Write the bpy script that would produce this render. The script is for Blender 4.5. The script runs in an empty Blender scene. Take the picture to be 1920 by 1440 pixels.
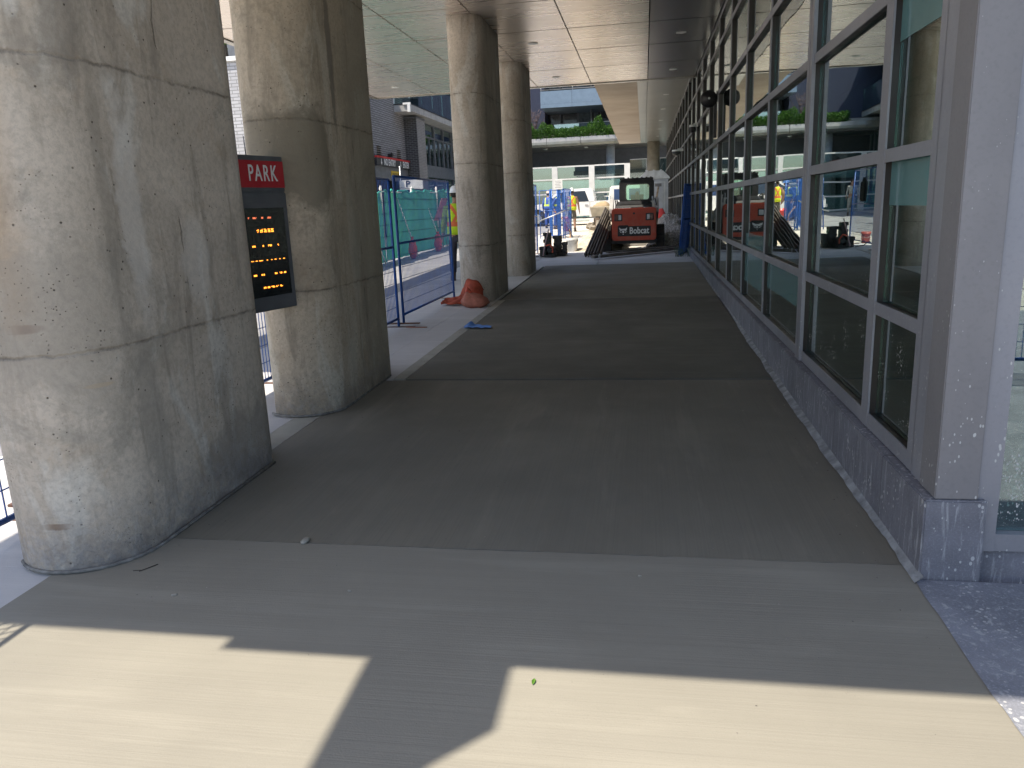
import bpy, bmesh, math, random
from mathutils import Vector, Matrix
R = math.radians
random.seed(7)
scene = bpy.context.scene
COL = scene.collection

# ------------------------------------------------------------------ camera
F = 1425.0
ROLL, PITCH, YAW = R(2.39), math.atan(329.4/1425), math.atan(262/math.sqrt(F*F+329.4**2))
cam_d = bpy.data.cameras.new("camera"); cam = bpy.data.objects.new("camera", cam_d); COL.objects.link(cam)
cam_d.sensor_width = 36; cam_d.lens = F/1920*36; cam_d.clip_start = 0.05; cam_d.clip_end = 2000
fw0 = Vector((-math.sin(YAW), math.cos(YAW), 0)); rt0 = Vector((math.cos(YAW), math.sin(YAW), 0)); up0 = Vector((0, 0, 1))
fw = fw0*math.cos(PITCH)-up0*math.sin(PITCH); upv = up0*math.cos(PITCH)+fw0*math.sin(PITCH)
UP = upv*math.cos(ROLL)+rt0*math.sin(ROLL); RT = rt0*math.cos(ROLL)-upv*math.sin(ROLL)
m = Matrix((RT, UP, -fw)).transposed().to_4x4(); m.translation = Vector((0, 0, 1.55))
cam.matrix_world = m
scene.camera = cam

# ------------------------------------------------------------------ light
SUN_DIR = Vector((0.40, 0.27, -1.0)).normalized()
world = bpy.data.worlds.new("World"); scene.world = world; world.use_nodes = True
wn = world.node_tree.nodes; wl = world.node_tree.links
sky = wn.new("ShaderNodeTexSky"); sky.sky_type = 'NISHITA'; sky.sun_disc = False
sky.sun_elevation = math.asin(-SUN_DIR.z); sky.sun_rotation = math.atan2(-SUN_DIR.x, -SUN_DIR.y) % (2*math.pi)
sky.air_density = 1.0; sky.dust_density = 1.5; sky.ozone_density = 1.0
bg = wn["Background"]; bg.inputs[1].default_value = 0.145
wl.new(sky.outputs[0], bg.inputs[0])
sd = bpy.data.lights.new("sun", 'SUN'); sd.energy = 4.5; sd.angle = R(0.53); sd.color = (1.0, 0.91, 0.77)
sun = bpy.data.objects.new("sun", sd); COL.objects.link(sun); sun.rotation_euler = SUN_DIR.to_track_quat('-Z', 'Y').to_euler()
sun.location = (-20, -5, 40)
scene.view_settings.view_transform = 'Standard'; scene.view_settings.look = 'None'
scene.view_settings.exposure = 0.82; scene.view_settings.gamma = 1.0
scene.cycles.max_bounces = 10; scene.cycles.transparent_max_bounces = 12; scene.cycles.diffuse_bounces = 6
scene.cycles.sample_clamp_indirect = 8

# ------------------------------------------------------------------ helpers
S = 0.0145
def gz(y): return S*y

class MB:
    def __init__(s): s.v = []; s.f = []; s.sm = []
    def add(s, vs, fs, smooth=False):
        b = len(s.v); s.v += [tuple(v) for v in vs]; s.f += [tuple(b+i for i in f) for f in fs]; s.sm += [smooth]*len(fs); return s
    def box(s, x0, x1, y0, y1, z0, z1, M=None):
        vs = [Vector(p) for p in ((x0,y0,z0),(x1,y0,z0),(x1,y1,z0),(x0,y1,z0),(x0,y0,z1),(x1,y0,z1),(x1,y1,z1),(x0,y1,z1))]
        if M: vs = [M @ v for v in vs]
        return s.add(vs, [(0,3,2,1),(4,5,6,7),(0,1,5,4),(1,2,6,5),(2,3,7,6),(3,0,4,7)])
    def bar(s, a, b, w, h=None, up=(0,0,1)):
        a = Vector(a); b = Vector(b); h = h or w; d = (b-a); L = d.length; d.normalize(); u = Vector(up)
        if abs(d.dot(u)) > 0.98: u = Vector((0,1,0))
        x = d.cross(u).normalized(); y = x.cross(d).normalized()
        vs = [p + x*sx*w/2 + y*sy*h/2 for p in (a, b) for sx, sy in ((-1,-1),(1,-1),(1,1),(-1,1))]
        return s.add(vs, [(0,3,2,1),(4,5,6,7),(0,1,5,4),(1,2,6,5),(2,3,7,6),(3,0,4,7)])
    def tube(s, pts, r, n=8, closed=False):
        pts = [Vector(p) for p in pts]; rs = r if isinstance(r, (list, tuple)) else [r]*len(pts)
        base = len(s.v); prev = None
        for i, p in enumerate(pts):
            d = (pts[min(i+1, len(pts)-1)]-pts[max(i-1, 0)]).normalized()
            if prev is None:
                x = d.cross(Vector((0, 0, 1)));
                if x.length < 0.05: x = d.cross(Vector((1, 0, 0)))
            else: x = prev - d*prev.dot(d)
            x.normalize(); prev = x; y = d.cross(x)
            for k in range(n):
                a = 2*math.pi*k/n; s.v.append(tuple(p+(x*math.cos(a)+y*math.sin(a))*rs[i]))
        for i in range(len(pts)-1):
            for k in range(n):
                a = base+i*n+k; b = base+i*n+(k+1) % n
                s.f.append((a, b, b+n, a+n)); s.sm.append(True)
        s.f.append(tuple(base+k for k in range(n))[::-1]); s.sm.append(False)
        e = base+(len(pts)-1)*n; s.f.append(tuple(e+k for k in range(n))); s.sm.append(False)
        return s
    def lathe(s, prof, c=(0, 0, 0), n=24, ax='z', sx=1, sy=1):
        base = len(s.v)
        for r, h in prof:
            for k in range(n):
                a = 2*math.pi*k/n; p = (r*math.cos(a)*sx, r*math.sin(a)*sy, h)
                if ax == 'x': p = (p[2], p[0], p[1])
                if ax == 'y': p = (p[0], p[2], p[1])
                s.v.append((p[0]+c[0], p[1]+c[1], p[2]+c[2]))
        for i in range(len(prof)-1):
            for k in range(n):
                a = base+i*n+k; b = base+i*n+(k+1) % n
                s.f.append((a, b, b+n, a+n)); s.sm.append(True)
        s.f.append(tuple(base+k for k in range(n))[::-1]); s.sm.append(False)
        e = base+(len(prof)-1)*n; s.f.append(tuple(e+k for k in range(n))); s.sm.append(False)
        return s
    def loft(s, rings, n=20, p=2.0):
        base = len(s.v)
        for (cx, cy, cz, rx, ry) in rings:
            for k in range(n):
                a = 2*math.pi*k/n; c, q = math.cos(a), math.sin(a)
                s.v.append((cx+rx*math.copysign(abs(c)**(2/p), c), cy+ry*math.copysign(abs(q)**(2/p), q), cz))
        for i in range(len(rings)-1):
            for k in range(n):
                a = base+i*n+k; b = base+i*n+(k+1) % n
                s.f.append((a, b, b+n, a+n)); s.sm.append(True)
        s.f.append(tuple(base+k for k in range(n))[::-1]); s.sm.append(True)
        e = base+(len(rings)-1)*n; s.f.append(tuple(e+k for k in range(n))); s.sm.append(True)
        return s
    def prism(s, poly, fn, d0, d1):
        """poly: 2D points; fn(u, v, d) -> 3D point"""
        n = len(poly); vs = [fn(u, v, d0) for u, v in poly]+[fn(u, v, d1) for u, v in poly]
        return s.add(vs, [tuple(range(n))[::-1], tuple(range(n, 2*n))]+[(i, (i+1) % n, n+(i+1) % n, n+i) for i in range(n)])
    def quad(s, *p): return s.add(p, [(0, 1, 2, 3)])
    def build(s, name, mat, parent=None, off=(0, 0, 0), bevel=0, xf=None):
        me = bpy.data.meshes.new(name)
        vs = [(v[0]-off[0], v[1]-off[1], v[2]-off[2]) for v in s.v]
        if xf: vs = [tuple(xf @ Vector(v)) for v in vs]
        me.from_pydata(vs, [], s.f); me.update()
        for p, k in zip(me.polygons, s.sm): p.use_smooth = k
        bm = bmesh.new(); bm.from_mesh(me); bmesh.ops.recalc_face_normals(bm, faces=bm.faces)
        if bevel:
            es = [e for e in bm.edges if len(e.link_faces) == 2 and e.calc_face_angle(0) > R(40)]
            bmesh.ops.bevel(bm, geom=es, offset=bevel, segments=2, affect='EDGES', clamp_overlap=True)
        bm.to_mesh(me); bm.free()
        o = bpy.data.objects.new(name, me); COL.objects.link(o)
        if mat: me.materials.append(mat)
        if parent: o.parent = parent
        return o

def tag(o, label=None, cat=None, group=None, kind=None):
    if label: o["label"] = label
    if cat: o["category"] = cat
    if group: o["group"] = group
    if kind: o["kind"] = kind
    return o
def thing(name, loc, label, cat, rz=0, group=None):
    o = bpy.data.objects.new(name, None); COL.objects.link(o); o.empty_display_size = .2
    o.location = loc; o.rotation_euler = (0, 0, rz); return tag(o, label, cat, group)
def struct(name, mb, mat, label=None): return tag(mb.build(name, mat), label, None, None, "structure")
def copy_tree(o, parent=None):
    c = o.copy(); COL.objects.link(c); c.parent = parent
    for ch in list(o.children): copy_tree(ch, c)
    return c
def text_mesh(name, txt, size, mat, parent, loc, rot, depth=.004, align='CENTER', sx=1.0, bold=.0, space=1.0):
    cu = bpy.data.curves.new(name, 'FONT'); cu.body = txt; cu.size = size; cu.extrude = depth; cu.align_x = align; cu.align_y = 'CENTER'
    cu.offset = bold; cu.space_character = space; cu.resolution_u = 3
    t = bpy.data.objects.new(name, cu); COL.objects.link(t)
    dg = bpy.context.evaluated_depsgraph_get(); dg.update()
    me = bpy.data.meshes.new_from_object(t.evaluated_get(dg)); bpy.data.objects.remove(t)
    me.materials.clear(); me.materials.append(mat)
    o = bpy.data.objects.new(name, me); COL.objects.link(o); o.parent = parent; o.location = loc; o.rotation_euler = rot; o.scale = (sx, 1, 1)
    return o

# ------------------------------------------------------------------ materials
class NT:
    def __init__(s, name):
        s.m = bpy.data.materials.new(name); s.m.use_nodes = True; s.t = s.m.node_tree; s.n = s.t.nodes; s.b = s.n["Principled BSDF"]; s.out = s.n["Material Output"]
        s._c = None
    def new(s, t, **k):
        n = s.n.new(t)
        for a, b in k.items(): setattr(n, a, b)
        return n
    def put(s, sock, v):
        if hasattr(v, "is_linked"): s.t.links.new(v, sock)
        elif isinstance(v, (tuple, list)) and len(v) == 3 and sock.type == 'RGBA': sock.default_value = (*v, 1)
        else: sock.default_value = v
    def co(s):
        if s._c is None: s._c = s.new("ShaderNodeTexCoord").outputs["Object"]
        return s._c
    def mapd(s, sc=(1, 1, 1), loc=(0, 0, 0), rot=(0, 0, 0), src=None):
        n = s.new("ShaderNodeMapping"); s.put(n.inputs[0], src or s.co()); n.inputs["Scale"].default_value = sc; n.inputs["Location"].default_value = loc; n.inputs["Rotation"].default_value = rot
        return n.outputs[0]
    def noise(s, scale, vec=None, detail=4, rough=.55, dist=0, col=False):
        n = s.new("ShaderNodeTexNoise"); s.put(n.inputs["Vector"], vec or s.co()); n.inputs["Scale"].default_value = scale
        n.inputs["Detail"].default_value = detail; n.inputs["Roughness"].default_value = rough; n.inputs["Distortion"].default_value = dist
        return n.outputs["Color" if col else "Fac"]
    def vor(s, scale, vec=None, feature='F1', out="Distance", rnd=1):
        n = s.new("ShaderNodeTexVoronoi", feature=feature); s.put(n.inputs["Vector"], vec or s.co()); n.inputs["Scale"].default_value = scale; n.inputs["Randomness"].default_value = rnd
        return n.outputs[out]
    def math(s, op, a, b=0.0, c=0.0, clamp=False):
        n = s.new("ShaderNodeMath", operation=op, use_clamp=clamp); s.put(n.inputs[0], a); s.put(n.inputs[1], b); s.put(n.inputs[2], c); return n.outputs[0]
    def ramp(s, f, lo, hi, a=0.0, b=1.0):
        n = s.new("ShaderNodeMapRange"); s.put(n.inputs[0], f); n.inputs[1].default_value = lo; n.inputs[2].default_value = hi; n.inputs[3].default_value = a; n.inputs[4].default_value = b; n.clamp = True
        return n.outputs[0]
    def mix(s, f, a, b, mode='MIX'):
        n = s.new("ShaderNodeMix", data_type='RGBA', blend_type=mode); s.put(n.inputs["Factor"], f); s.put(n.inputs[6], a); s.put(n.inputs[7], b); return n.outputs[2]
    def sep(s, v=None):
        n = s.new("ShaderNodeSeparateXYZ"); s.put(n.inputs[0], v or s.co()); return n.outputs
    def bump(s, h, strength=.3, dist=.01):
        n = s.new("ShaderNodeBump"); n.inputs["Strength"].default_value = strength; n.inputs["Distance"].default_value = dist; s.put(n.inputs["Height"], h)
        s.put(s.b.inputs["Normal"], n.outputs[0]); return n.outputs[0]
    def set(s, **k):
        M = dict(col="Base Color", rough="Roughness", metal="Metallic", spec="Specular IOR Level", alpha="Alpha", coat="Coat Weight", trans="Transmission Weight")
        for a, v in k.items(): s.put(s.b.inputs[M[a]], v)
        return s
def plain(name, col, rough=.6, metal=0, var=.12, vscale=4, bump=0, bscale=80, spec=.5):
    t = NT(name); f = t.noise(vscale, detail=5)
    c2 = tuple(max(0, c*(1-var*1.6)) for c in col); c1 = tuple(min(1, c*(1+var)) for c in col)
    t.set(col=t.mix(t.ramp(f, .3, .7), c2, c1), rough=t.ramp(t.noise(vscale*3), .3, .7, max(.02, rough-.08), min(1, rough+.08)), metal=metal, spec=spec)
    if bump: t.bump(t.noise(bscale, detail=4), bump, .01)
    return t.m
def emit(name, col, st):
    t = NT(name); t.set(col=(0, 0, 0), rough=.5); t.b.inputs["Emission Color"].default_value = (*col, 1); t.b.inputs["Emission Strength"].default_value = st; return t.m

def column_mat(name, seam_y, seed=0., tint=(1, 1, 1), stains=()):
    t = NT(name); P = t.mapd(loc=(seed*3.1, seed*1.7, seed*2.3)); x, y, z = t.sep()
    big = t.noise(1.1, P, 6, .62, 1.0); med = t.noise(4.5, P, 6, .65, .8); fine = t.noise(38, P, 6, .7)
    streak = t.noise(3.2, t.mapd((2.2, 2.2, .32), loc=(seed*5, 2, seed)), 7, .65, .6)
    T = lambda c: tuple(c[i]*tint[i] for i in range(3))
    c = t.mix(t.ramp(big, .34, .66), T((.47, .405, .325)), T((.63, .55, .455)))
    c = t.mix(t.ramp(streak, .54, .66, 0, .6), c, T((.27, .235, .19)))
    c = t.mix(t.ramp(t.noise(2.0, t.mapd((1.6, 1.6, .5), loc=(9+seed, 4, 1)), 6, .6, .7), .56, .63, 0, .6), c, T((.70, .67, .60)))
    c = t.mix(t.ramp(med, .56, .72, 0, .35), c, T((.40, .29, .18)))
    grey = t.noise(1.4, t.mapd(loc=(2+seed, 7, 3)), 6, .7, 1.2)
    c = t.mix(t.ramp(grey, .55, .66, 0, .6), c, T((.33, .30, .25)))
    c = t.mix(t.ramp(fine, .38, .56, .3, 0), c, T((.20, .18, .15)))
    # individual stains: centre (y, z), half size (y, z), x range, colour, strength
    wn_ = t.math('MULTIPLY', t.math('SUBTRACT', t.noise(5.5, P, 6, .7, .6), .5), 1.7)
    for (sy, sz, ry, rz, x0, x1, cc, st) in stains:
        a = t.math('DIVIDE', t.math('SUBTRACT', y, sy), ry); b2 = t.math('DIVIDE', t.math('SUBTRACT', z, sz), rz)
        d = t.math('ADD', t.math('SQRT', t.math('ADD', t.math('MULTIPLY', a, a), t.math('MULTIPLY', b2, b2))), wn_)
        k = t.math('MULTIPLY', t.ramp(d, .75, 1.15, st, 0), t.math('MULTIPLY', t.ramp(x, x0-.05, x0+.05), t.ramp(x, x1-.05, x1+.05, 1, 0)))
        c = t.mix(k, c, T(cc))
    crk = t.noise(1, t.mapd((3, 3, 26), loc=(seed, 2, 1)), 5, .7, 1.4); zone = t.ramp(x, -.05, .12, 1, 0)
    c = t.mix(t.math('MULTIPLY', t.math('MULTIPLY', t.ramp(crk, .60, .68), zone), .45), c, T((.22, .19, .15)))
    # form joints with ragged edges
    wob = t.math('MULTIPLY', t.math('SUBTRACT', t.noise(9, P, 5, .7), .5), .05)
    jn = None
    for zz in (1.02, 2.22, 3.2):
        d = t.math('ABSOLUTE', t.math('ADD', t.math('SUBTRACT', z, zz), wob))
        jn = d if jn is None else t.math('MINIMUM', jn, d)
    wob2 = t.math('MULTIPLY', t.math('SUBTRACT', t.noise(5, t.mapd(loc=(3, seed, 8)), 5, .7), .5), .09)
    dy = t.math('ABSOLUTE', t.math('ADD', t.math('SUBTRACT', y, seam_y), wob2))
    dy = t.math('ADD', dy, t.ramp(t.noise(1.3, t.mapd(loc=(1, 1, 5+seed)), 3), .45, .6, 0, .05))
    jn = t.math('MINIMUM', jn, dy)
    line = t.ramp(jn, .002, .010, 1, 0); halo = t.ramp(jn, .0, .05, .35, 0)
    brk = t.ramp(t.noise(6, P, 5, .7), .42, .60, .12, .9)
    c = t.mix(t.math('MULTIPLY', halo, brk), c, T((.22, .19, .15)))
    c = t.mix(t.math('MULTIPLY', t.math('MULTIPLY', line, brk), .7), c, T((.11, .095, .075)))
    # bug holes, chips
    hole = t.math('MAXIMUM', t.ramp(t.vor(17, P), .05, .10, 1, 0), t.math('MULTIPLY', t.ramp(t.vor(48, P), .08, .16, 1, 0), t.ramp(t.noise(2.2, P, 3), .50, .56))); sel = t.ramp(t.noise(5, P, 2), .44, .5)
    c = t.mix(t.math('MULTIPLY', hole, sel), c, T((.09, .075, .06)))
    scr = t.ramp(t.vor(7, t.mapd((1, 1, 2.6), loc=(seed, 1, 2), src=t.noise(2, P, 2, .5, 0, True)), 'DISTANCE_TO_EDGE'), .004, .013, 1, 0)
    # base: splashed pale mortar, then dirt with contact shade painted in
    low = t.math('MULTIPLY', t.ramp(z, .05, .42, 1, 0), t.ramp(t.noise(22, P, 5, .75), .45, .58))
    c = t.mix(t.math('MULTIPLY', low, .6), c, T((.42, .41, .40)))
    low2 = t.math('MULTIPLY', t.ramp(z, .0, .35, 1, 0), t.ramp(t.noise(3, P, 5, .75), .38, .56))
    c = t.mix(t.math('MULTIPLY', low2, .75), c, T((.14, .13, .13)))
    t.set(col=c, rough=t.ramp(fine, .3, .7, .72, .95), spec=.3)
    h = t.math('ADD', t.math('MULTIPLY', fine, .5), t.math('MULTIPLY', med, .6))
    h = t.math('SUBTRACT', h, t.math('ADD', t.math('MULTIPLY', line, .8), t.math('MULTIPLY', hole, sel)))
    h = t.math('ADD', h, t.math('MULTIPLY', low, .5))
    t.bump(h, .55, .012)
    return t.m

def slab_mat(name, col, broom='x', dark=.75, stripes=.0, bumpst=.35):
    t = NT(name); P = t.co()
    sc = (.5, 60, 1) if broom == 'x' else (60, .5, 1)
    br = t.noise(1.6, t.mapd(sc, rot=(0, 0, R(.6))), 4, .65); br2 = t.noise(1, t.mapd(tuple(v*.22 if v > 1 else v*.7 for v in sc)), 4, .6)
    c = t.mix(t.ramp(t.noise(.9, P, 5, .6, .5), .3, .7), tuple(v*dark for v in col), col)
    c = t.mix(t.ramp(br2, .42, .68, 0, .12), c, tuple(v*1.3 for v in col))
    c = t.mix(t.ramp(br, .46, .66, 0, .14+stripes), c, tuple(v*.72 for v in col))
    c = t.mix(t.ramp(t.noise(320, P, 2, .5), .60, .72, 0, .35), c, tuple(v*.6 for v in col))
    big = t.noise(.45, t.mapd(loc=(3, 1, 0)), 4, .5, .8); c = t.mix(t.ramp(big, .42, .62, 0, .45), c, tuple(v*.66 for v in col))
    drip = t.noise(1.3, t.mapd(tuple(1+v*.05 if v > 1 else v for v in sc)), 5, .6, .4); c = t.mix(t.ramp(drip, .55, .70, 0, .3), c, tuple(v*1.32 for v in col))
    pit = t.math('MULTIPLY', t.ramp(t.vor(26, P), .03, .06, 1, 0), t.ramp(t.noise(3.1, P, 2), .56, .6))
    c = t.mix(t.math('MULTIPLY', pit, .7), c, tuple(v*.35 for v in col))
    t.set(col=c, rough=t.ramp(t.noise(2.5, P, 4), .3, .7, .62, .85), spec=.35)
    t.bump(t.math('ADD', br, t.math('MULTIPLY', t.noise(150, P, 3), .4)), bumpst, .004)
    return t.m

def brick_mat(name, axis, c1, c2, mortar, h=.07, w=.23, ms=.012):
    t = NT(name); x, y, z = t.sep(); cb = t.new("ShaderNodeCombineXYZ"); t.put(cb.inputs[0], y if axis == 'x' else x); t.put(cb.inputs[1], z)
    b = t.new("ShaderNodeTexBrick"); t.put(b.inputs["Vector"], cb.outputs[0]); b.inputs["Scale"].default_value = 1
    b.inputs["Brick Width"].default_value = w; b.inputs["Row Height"].default_value = h; b.inputs["Mortar Size"].default_value = ms; b.inputs["Bias"].default_value = 0
    t.put(b.inputs["Color1"], c1); t.put(b.inputs["Color2"], c2); t.put(b.inputs["Mortar"], mortar)
    t.set(col=t.mix(t.ramp(t.noise(1.2, detail=5), .3, .7, 0, .3), b.outputs[0], tuple(v*.6 for v in c1)), rough=.8)
    t.bump(b.outputs["Fac"], -.4, .01); return t.m

def frame_mat(name, col, metal=.55, rough=.38, splash=True):
    t = NT(name); P = t.co(); x, y, z = t.sep()
    c = t.mix(t.ramp(t.noise(1.7, t.mapd((1, 1, .3)), 5, .6), .3, .7), tuple(v*.82 for v in col), tuple(v*1.1 for v in col))
    c = t.mix(t.ramp(t.noise(60, P, 4), .5, .75, 0, .25), c, tuple(v*.6 for v in col))
    if splash:
        near = t.math('MULTIPLY', t.ramp(z, .4, 2.2, 1, .25), t.ramp(y, 3, 9, 1, .0))
        d = t.vor(17, t.mapd((1, 1, .75))); k = t.noise(7, P, 3)
        th = t.math('MULTIPLY', t.ramp(k, .50, .80, 0, .15), near)
        sp = t.ramp(t.math('SUBTRACT', th, d), 0, .02)
        d2 = t.vor(60, t.mapd((1, 1, .5), loc=(4, 2, 1))); sp2 = t.ramp(t.math('SUBTRACT', t.math('MULTIPLY', t.ramp(k, .42, .70, 0, .34), near), d2), 0, .03)
        sp = t.math('MAXIMUM', sp, sp2)
        c = t.mix(t.math('MULTIPLY', sp, .85), c, (.55, .55, .53))
        t.set(metal=t.math('MULTIPLY', t.math('SUBTRACT', 1, sp), metal))
    else: t.set(metal=metal)
    t.set(col=c, rough=t.ramp(t.noise(4, P, 4), .3, .7, rough-.06, rough+.1))
    return t.m

def glass_mat(name, tint=(.50, .68, .64), boost=1.9, splash=False, rough=0.0, wavy=.015, base=.02):
    t = NT(name); n = t.n; n.remove(t.b)
    tr = t.new("ShaderNodeBsdfTransparent"); tr.inputs[0].default_value = (*tint, 1)
    gl = t.new("ShaderNodeBsdfGlossy"); gl.inputs["Roughness"].default_value = rough; gl.inputs[0].default_value = (.93, 1, .98, 1)
    if wavy:
        bp = t.new("ShaderNodeBump"); bp.inputs["Strength"].default_value = wavy; bp.inputs["Distance"].default_value = .1
        t.put(bp.inputs["Height"], t.noise(1.1, detail=1)); t.put(gl.inputs["Normal"], bp.outputs[0])
    fr = t.new("ShaderNodeFresnel"); fr.inputs[0].default_value = 1.52
    # keep the same reflectance from both sides of the thin pane
    geo = t.new("ShaderNodeNewGeometry"); dt = t.new("ShaderNodeVectorMath", operation='DOT_PRODUCT'); t.put(dt.inputs[0], geo.outputs["Incoming"]); t.put(dt.inputs[1], geo.outputs["Normal"])
    cosv = t.math('ABSOLUTE', dt.outputs["Value"]); sch = t.math('POWER', t.math('SUBTRACT', 1, cosv), 4.2)
    f = t.math('ADD', t.math('MULTIPLY', sch, .92), .10*boost+base, clamp=True)
    mx = t.new("ShaderNodeMixShader"); t.put(mx.inputs[0], f); t.put(mx.inputs[1], tr.outputs[0]); t.put(mx.inputs[2], gl.outputs[0])
    last = mx.outputs[0]
    if splash:
        x, y, z = t.sep(); P = t.co()
        near = t.math('MULTIPLY', t.ramp(z, .45, 1.9, 1, .06), t.ramp(y, 3.3, 8.5, 1, .0))
        k = t.noise(5, P, 3)
        sp = t.ramp(t.math('SUBTRACT', t.math('MULTIPLY', t.ramp(k, .40, .70, .0, .30), near), t.vor(52, t.mapd((1, 1, .75), rot=(.3, 0, 0)))), 0, .03)
        sp2 = t.ramp(t.math('SUBTRACT', t.math('MULTIPLY', t.ramp(k, .4, .7, 0, .30), near), t.vor(95, t.mapd((1, 1, .5), rot=(.5, 0, 0)))), 0, .03)
        sp = t.math('MAXIMUM', sp, sp2)
        df = t.new("ShaderNodeBsdfDiffuse"); df.inputs[0].default_value = (.6, .6, .58, 1)
        m2 = t.new("ShaderNodeMixShader"); t.put(m2.inputs[0], t.math('MULTIPLY', sp, .85)); t.put(m2.inputs[1], last); t.put(m2.inputs[2], df.outputs[0]); last = m2.outputs[0]
    t.t.links.new(last, t.out.inputs[0]); return t.m

M = {}
M['frame'] = frame_mat('frame_metal', (.31, .31, .335), .3, .42)
M['bronze'] = plain('dark_bronze_metal', (.035, .030, .028), .4, .3)
M['frame_far'] = frame_mat('frame_metal_clean', (.26, .255, .265), .4, .42, False)
M['corner'] = frame_mat('corner_cladding', (.24, .230, .235), .2, .5)
M['glass'] = glass_mat('window_glass', boost=2.2, splash=True)
M['glass_far'] = glass_mat('far_glass', (.55, .72, .70), 2.2, wavy=0)
M['glass_rail'] = glass_mat('railing_glass', (.62, .78, .78), 2.4, wavy=0)
M['glass_dark'] = plain('dark_window', (.02, .024, .03), .1, var=.1)
M['dark'] = plain('dark_void', (.012, .012, .013), .8)
M['black'] = plain('black_plastic', (.02, .02, .022), .45)
M['rubber'] = plain('black_rubber', (.03, .028, .026), .8, bump=.3)
M['white'] = plain('white_paint', (.78, .78, .76), .45, var=.05)
M['steel'] = plain('galvanised_steel', (.45, .46, .47), .4, .7)
M['wood'] = plain('weathered_wood', (.30, .23, .16), .8, var=.3, vscale=9)
M['darkwood'] = plain('dark_form_wood', (.085, .07, .056), .75, var=.3, vscale=6)
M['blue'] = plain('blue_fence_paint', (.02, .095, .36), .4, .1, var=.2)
M['blue_lit'] = plain('blue_fence_paint_sunlit', (.04, .16, .52), .4, .1, var=.2)  # same blue paint with sunlight brightened into the colour
M['orange_cloth'] = plain('orange_sandbag_cloth', (.62, .11, .06), .8, var=.2, vscale=20, bump=.4, bscale=60)
M['cream'] = plain('cream_paint', (.60, .53, .40), .6, var=.15)
M['red'] = plain('red_plastic', (.60, .03, .03), .4)
M['skin'] = plain('skin', (.34, .19, .13), .6, var=.08)

def soffit_mat():
    t = NT('soffit_aluminium'); P = t.co()
    t.set(col=t.mix(t.ramp(t.noise(.6, P, 4), .3, .7), (.74, .665, .60), (.80, .72, .65)), metal=.68, rough=t.ramp(t.noise(2.2, t.mapd((.3, 3, 1)), 4), .3, .7, .25, .32), spec=.5)
    b = t.noise(.8, t.mapd((.5, .8, 1)), 1); t.bump(b, .12, .05); return t.m
M['soffit'] = soffit_mat()
def soffit_dim_reflection():
    t = NT('soffit_aluminium_dim_reflection'); P = t.co()
    t.set(col=t.mix(t.ramp(t.noise(.6, P, 4), .3, .7), (.20, .19, .19), (.25, .24, .24)), metal=.75, rough=.27)
    t.bump(t.noise(.8, t.mapd((.5, .8, 1)), 1), .12, .05); return t.m
M['soffit_dim_reflection'] = soffit_dim_reflection()  # same soffit panels, the dark reflection along the facade put into the colour
def soffit2():
    t = NT('grey_metal_soffit'); P = t.co()
    t.set(col=t.mix(t.ramp(t.noise(.8, P, 4), .3, .7), (.27, .265, .24), (.33, .32, .29)), metal=.6, rough=.3); t.bump(t.noise(.8, t.mapd((.5, .8, 1)), 1), .1, .05); return t.m
M['soffit2'] = soffit2()
def conc_under():
    t = NT('slab_underside_concrete'); P = t.co()
    c = t.mix(t.ramp(t.noise(.7, P, 5, .6), .35, .65), (.36, .29, .225), (.45, .375, .30))
    c = t.mix(t.ramp(t.noise(2, t.mapd((.4, 3, 1)), 5, .6), .55, .65, 0, .35), c, (.30, .23, .17))
    c = t.mix(t.ramp(t.sep()[1], 30, 38, 0, .35), c, (.36, .38, .22))
    t.set(col=c, rough=.7, spec=.4); t.bump(t.noise(20, P, 5), .2, .01); return t.m
M['conc_under'] = conc_under()
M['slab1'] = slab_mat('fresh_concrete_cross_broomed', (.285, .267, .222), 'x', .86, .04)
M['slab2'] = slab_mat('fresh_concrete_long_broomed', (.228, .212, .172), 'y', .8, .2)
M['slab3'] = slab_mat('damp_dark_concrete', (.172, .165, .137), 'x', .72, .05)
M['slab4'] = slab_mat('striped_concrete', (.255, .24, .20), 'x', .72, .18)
M['slab5'] = slab_mat('old_grey_concrete', (.52, .52, .53), 'x', .8)
M['strip'] = slab_mat('pale_kerb_concrete', (.58, .57, .56), 'x', .85, .0, .5)
M['margin'] = plain('troweled_concrete_edge', (.36, .35, .30), .7, bump=.1)
M['road'] = plain('worn_road', (.26, .26, .27), .85, var=.15, vscale=1.5, bump=.4, bscale=90)
def ground_mat():
    t = NT('site_ground'); P = t.co()
    c = t.mix(t.ramp(t.noise(.35, P, 6, .6), .35, .65), (.48, .45, .40), (.62, .58, .52)); c = t.mix(t.ramp(t.noise(9, P, 5), .5, .7, 0, .5), c, (.26, .23, .19))
    t.set(col=c, rough=.9); t.bump(t.noise(25, P, 5), .5, .03); return t.m
M['ground'] = ground_mat()
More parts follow.
